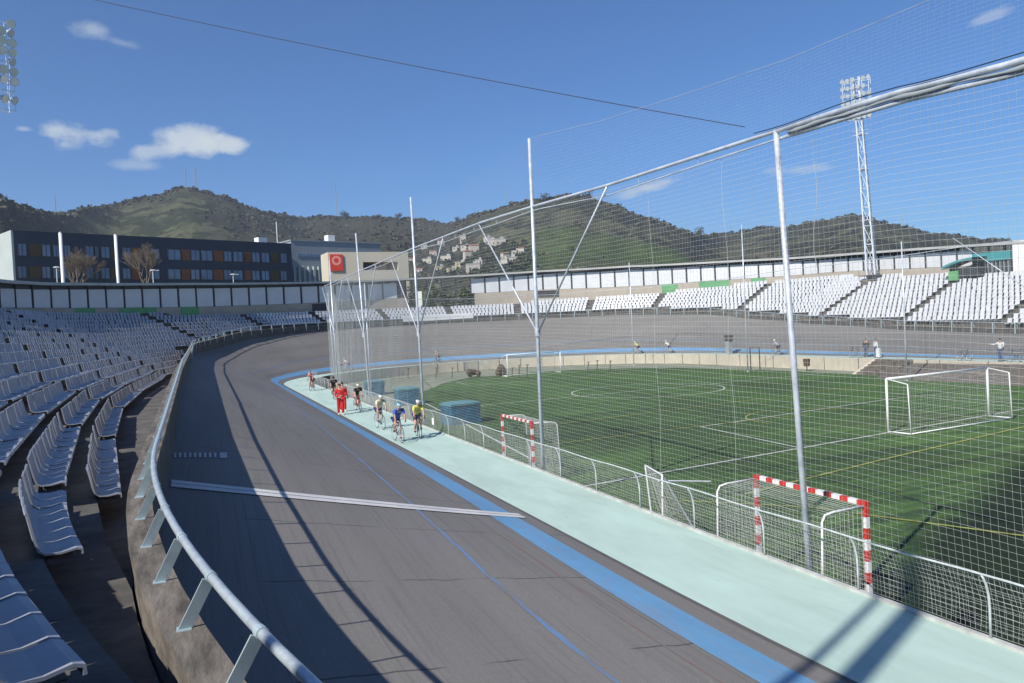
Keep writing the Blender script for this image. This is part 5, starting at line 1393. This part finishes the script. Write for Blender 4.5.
def stander(pos, rz, label, top, trous, hair=mHair, pose='front', h=1.0, sleeves=True):
    """standing figure facing local +x"""
    e = empty('person', pos, rz); tag(e, label, 'person'); e.scale = (h,)*3
    pel = (0, 0, .96); hd = (.02, 0, 1.63)
    J = [(pel, (.12, .15)), ((.0, 0, 1.15), (.105, .135)), ((.0, 0, 1.36), (.12, .155)), ((0, 0, 1.48), .052), (hd, .095)]; E = [(0, 1), (1, 2), (2, 3), (3, 4)]
    add_face(J, E, 4, hd, (1, 0, 0), (0, 0, 1)); arms = []; legs = []
    for k in (-1, 1):
        if pose == 'front': el = (.06, k*.27, 1.10); wr = (.26, k*.10, 1.04+.04*k); pdir = (.3, -k, 0)
        elif pose == 'reach': el = (.10, k*.36, 1.28); wr = (.22, k*.62, 1.30) if k < 0 else (.22, k*.30, 1.05); pdir = (.2, k, 0) if k < 0 else (.6, 0, -.4)
        else: el = (-.02, k*.25, 1.10); wr = (.04, k*.26, .84); pdir = (.1, 0, -1)
        J.append(((0, k*.19, 1.41), .056)); a = len(J)-1; E.append((2, a)); J.append((el, .042)); E.append((a, a+1)); J.append((wr, .028)); E.append((a+1, a+2)); arms.append((J[a][0], el, wr))
        hand_joints(J, E, a+2, pdir, (1, 0, 0) if pose != 'front' else (0, 0, 1), .4)
        off = .05*k
        J.append(((0, k*.095, .90), .098)); a = len(J)-1; E.append((0, a)); J.append(((off+.02, k*.11, .50), .062)); E.append((a, a+1)); J.append(((off-.01, k*.12, .36), .058)); E.append((a+1, a+2)); J.append(((off-.02, k*.12, .09), .038)); E.append((a+2, a+3)); J.append(((off+.14, k*.13, .035), .034)); E.append((a+3, a+4))
        legs.append(((0, k*.095, .90), (off+.02, k*.11, .50), (off-.02, k*.12, .10)))
    build_body(e, J, E)
    Jj = [((0, 0, 1.15), (.135, .165)), ((0, 0, .94), (.14, .175)), ((0, 0, 1.36), (.145, .18)), ((0, 0, 1.47), .066)]; Ej = [(0, 1), (0, 2), (2, 3)]
    for k, (s_, el, wr) in zip((-1, 1), arms):
        Jj.append((s_, .075)); a = len(Jj)-1; Ej.append((2, a)); Jj.append((el, .060)); Ej.append((a, a+1)); Jj.append((tuple(Vector(el).lerp(Vector(wr), .9)), .042)); Ej.append((a+1, a+2))
    obj_me('jacket', skin_mesh('jacket', Jj, Ej), top, e)
    Js = [((0, 0, .96), (.13, .165))]; Es = []
    for hp, kn, an in legs:
        Js.append((hp, .112)); a = len(Js)-1; Es.append((0, a)); Js.append((kn, .083)); Es.append((a, a+1)); Js.append((an, .072)); Es.append((a+1, a+2))
    obj_me('trousers', skin_mesh('trousers', Js, Es), trous, e)
    for k in (-1, 1): m_ = MB(); m_.ell((.05*k+.06, k*.125, .045), (.14, .05, .045), nu=9, nv=6); m_.build('shoe', white_c if trous is redc else mDark, e, True)
    head_bits(e, hd, (1, 0, 0), (0, 0, 1), hair)
    return e
q = pz(341, 415, 0); stander((q[0], q[1], .008), R_(-95), 'person in red tracksuit walking down the mint apron, hands together in front', redc, redc, pose='front', h=1.02)
q = pz(344.3, 412.5, 0); stander((q[0]+.05, q[1]+.6, .008), R_(-90), 'second person in red tracksuit close behind the first', redc, redc, pose='side', h=1.0)
stander((56.6, 55.4, .008), R_(200), 'person in dark jacket standing on the far apron holding a bicycle', blk, jean, pose='side')
stander((56.5, 54.2, .008), R_(170), 'person in white shirt standing beside the one in the dark jacket', white_c, jean, pose='side')
bike((55.9, 55.9, .008), R_(100), 1, 'black bicycle held by the person in the dark jacket on the far apron')
m_ = MB(); m_.box((56.2, 53.6, .45), (.3, .35, .75), .2); m_.box((56.2, 53.6, .86), (.2, .22, .08), .2); tag(m_.build('kit_bag', white_c), 'white kit bag standing beside the pair on the far apron', 'bag')
q = pz(1003, 371, 0); q = (55.6, q[1]+5.0, 0)
xq = pz(1003, 369, 0)
stander((55.6, 41.6, .008), R_(180), 'person in white shirt with one arm stretched out, on the far apron at right', white_c, jean, pose='reach')
for k, (yy, lb) in enumerate(((44.4, 'leaning dark bicycle left of the person with the outstretched arm'), (40.2, 'leaning dark bicycle right of the person with the outstretched arm'), (39.0, 'leaning dark bicycle at the right edge of the far apron'))):
    bike((55.3, yy, .008), R_(80+12*k), 1, lb, R_(10))
q = pz(730, 354, 0); e = empty('lap_counter', (56.3, 75.2, 0)); tag(e, 'dark lap counter box on a grey stand beside the far track', 'stand')
m_ = MB(); m_.box((56.3, 75.2, .75), (.5, .6, 1.5)); bchild(m_, 'stand', mGreyClad, e); m_ = MB(); m_.box((56.3, 75.2, 2.0), (.5, 1.0, .35)); m_.box((56.3, 75.2, 1.6), (.5, .8, .25)); bchild(m_, 'display', mDark, e)
for p_, u_ in zip(protos, usedp):
    if not u_: 
        for c in list(p_.children_recursive)+[p_]: bpy.data.objects.remove(c)

# ------------------------------------------------------------------ light and sky
EL = R_(40); AZ = R_(62.5)
sd = Vector((math.sin(AZ)*math.cos(EL), math.cos(AZ)*math.cos(EL), -math.sin(EL)))
ld = bpy.data.lights.new('sun', 'SUN'); ld.energy = 5.0; ld.angle = R_(.53); ld.color = (1, .955, .88)
lo_ = bpy.data.objects.new('sun', ld); COL.objects.link(lo_); lo_.rotation_euler = sd.to_track_quat('-Z', 'Y').to_euler()
W = bpy.data.worlds.new('World'); S.world = W; W.use_nodes = True; nt = W.node_tree; nt.nodes.clear()
out = N(nt, 'ShaderNodeOutputWorld'); bg = N(nt, 'ShaderNodeBackground'); nt.links.new(bg.outputs[0], out.inputs[0])
sk = N(nt, 'ShaderNodeTexSky'); sk.sky_type = 'NISHITA'; sk.sun_disc = False; sk.sun_elevation = EL; sk.sun_rotation = math.atan2(-sd.x, -sd.y)
sk.altitude = 50; sk.air_density = 1.0; sk.dust_density = 0.0; sk.ozone_density = 5.0
tc = N(nt, 'ShaderNodeTexCoord').outputs['Generated']
col = sk.outputs[0]
def vm(op, a, b):
    n = N(nt, 'ShaderNodeVectorMath', operation=op)
    for i, v in enumerate((a, b)):
        if isinstance(v, bpy.types.NodeSocket): nt.links.new(v, n.inputs[i])
        else: n.inputs[i].default_value = v
    return n.outputs['Value'] if op == 'DOT_PRODUCT' else n.outputs[0]
def ma(op, a, b=None, cl=False):
    n = N(nt, 'ShaderNodeMath', operation=op, use_clamp=cl)
    for i, v in enumerate((a, b)):
        if v is None: continue
        if isinstance(v, bpy.types.NodeSocket): nt.links.new(v, n.inputs[i])
        else: n.inputs[i].default_value = v
    return n.outputs[0]
nzc = noise(nt, mapping(nt, tc, (1, 1, 1.6)), 26, 8, .62)
nzb = noise(nt, mapping(nt, tc, (1, 1, 1.3)), 9, 5, .55)
def cloud(x, y, sx, sy, dens, tilt=0.0, thick=1.6):
    d = Vector(ray(x, y)).normalized(); U_ = Vector((0, 0, 1)); Rv = d.cross(U_).normalized(); Uv = Rv.cross(d)
    R2v = (Rv*math.cos(tilt)+Uv*math.sin(tilt)); U2v = (Uv*math.cos(tilt)-Rv*math.sin(tilt))
    rel = vm('SUBTRACT', tc, tuple(d))
    a = ma('DIVIDE', vm('DOT_PRODUCT', rel, tuple(R2v)), sx/F); b = ma('DIVIDE', vm('DOT_PRODUCT', rel, tuple(U2v)), sy/F)
    # flatter underside
    r2 = ma('SQRT', ma('ADD', ma('MULTIPLY', a, a), ma('MULTIPLY', b, b)))
    n_ = ma('ADD', ma('MULTIPLY', ma('SUBTRACT', nzc, .5), 1.9), ma('MULTIPLY', ma('SUBTRACT', nzb, .5), 1.6))
    v = ma('ADD', ma('SUBTRACT', 1.0, r2), n_)
    return ma('MULTIPLY', ma('MULTIPLY', v, thick, True), dens), b
allc = []
for args in ((190, 141, 30, 14, .85), (222, 143, 24, 9, .75, .05), (160, 151, 26, 8, .6, .15), (236, 146, 12, 7, .6), (75, 134, 32, 13, .62), (58, 131, 16, 11, .5), (98, 136, 16, 12, .5), (92, 30, 22, 9, .42), (120, 42, 18, 5, .22, -.2), (135, 165, 26, 6, .35), (24, 129, 8, 3, .4), (650, 187, 28, 7, .72, .18), (630, 192, 20, 6, .35, .2), (808, 169, 26, 5, .38), (775, 170, 14, 4, .25), (990, 17, 15, 5, .38, .2)):
    allc.append(cloud(*args))
for m_, b_ in allc:
    col = mixc(nt, m_, col, (12.0, 8.6, 6.7))
nt.links.new(mixc(nt, 1.0, col, (.62, .95, 1.30), 'MULTIPLY'), bg.inputs['Color']); bg.inputs['Strength'].default_value = .074
S.view_settings.view_transform = 'Standard'; S.view_settings.look = 'None'; S.view_settings.exposure = 0.3; S.view_settings.gamma = 1
S.render.engine = 'CYCLES'; S.render.resolution_x = 1024; S.render.resolution_y = 683
hz = MB(); hz.box((300, 700, 140), (3400, 3400, 290)); m = bpy.data.materials.new('haze_air'); m.use_nodes = True; nt = m.node_tree; nt.nodes.clear()
ho_ = N(nt, 'ShaderNodeOutputMaterial'); pv = N(nt, 'ShaderNodeVolumePrincipled'); pv.inputs['Color'].default_value = (.80, .88, 1.0, 1); pv.inputs['Density'].default_value = .0002; pv.inputs['Anisotropy'].default_value = .2
nt.links.new(pv.outputs[0], ho_.inputs['Volume']); tag(hz.build('haze', m), kind='stuff')
print('seats', len(seats), 'things', nseats_thing)
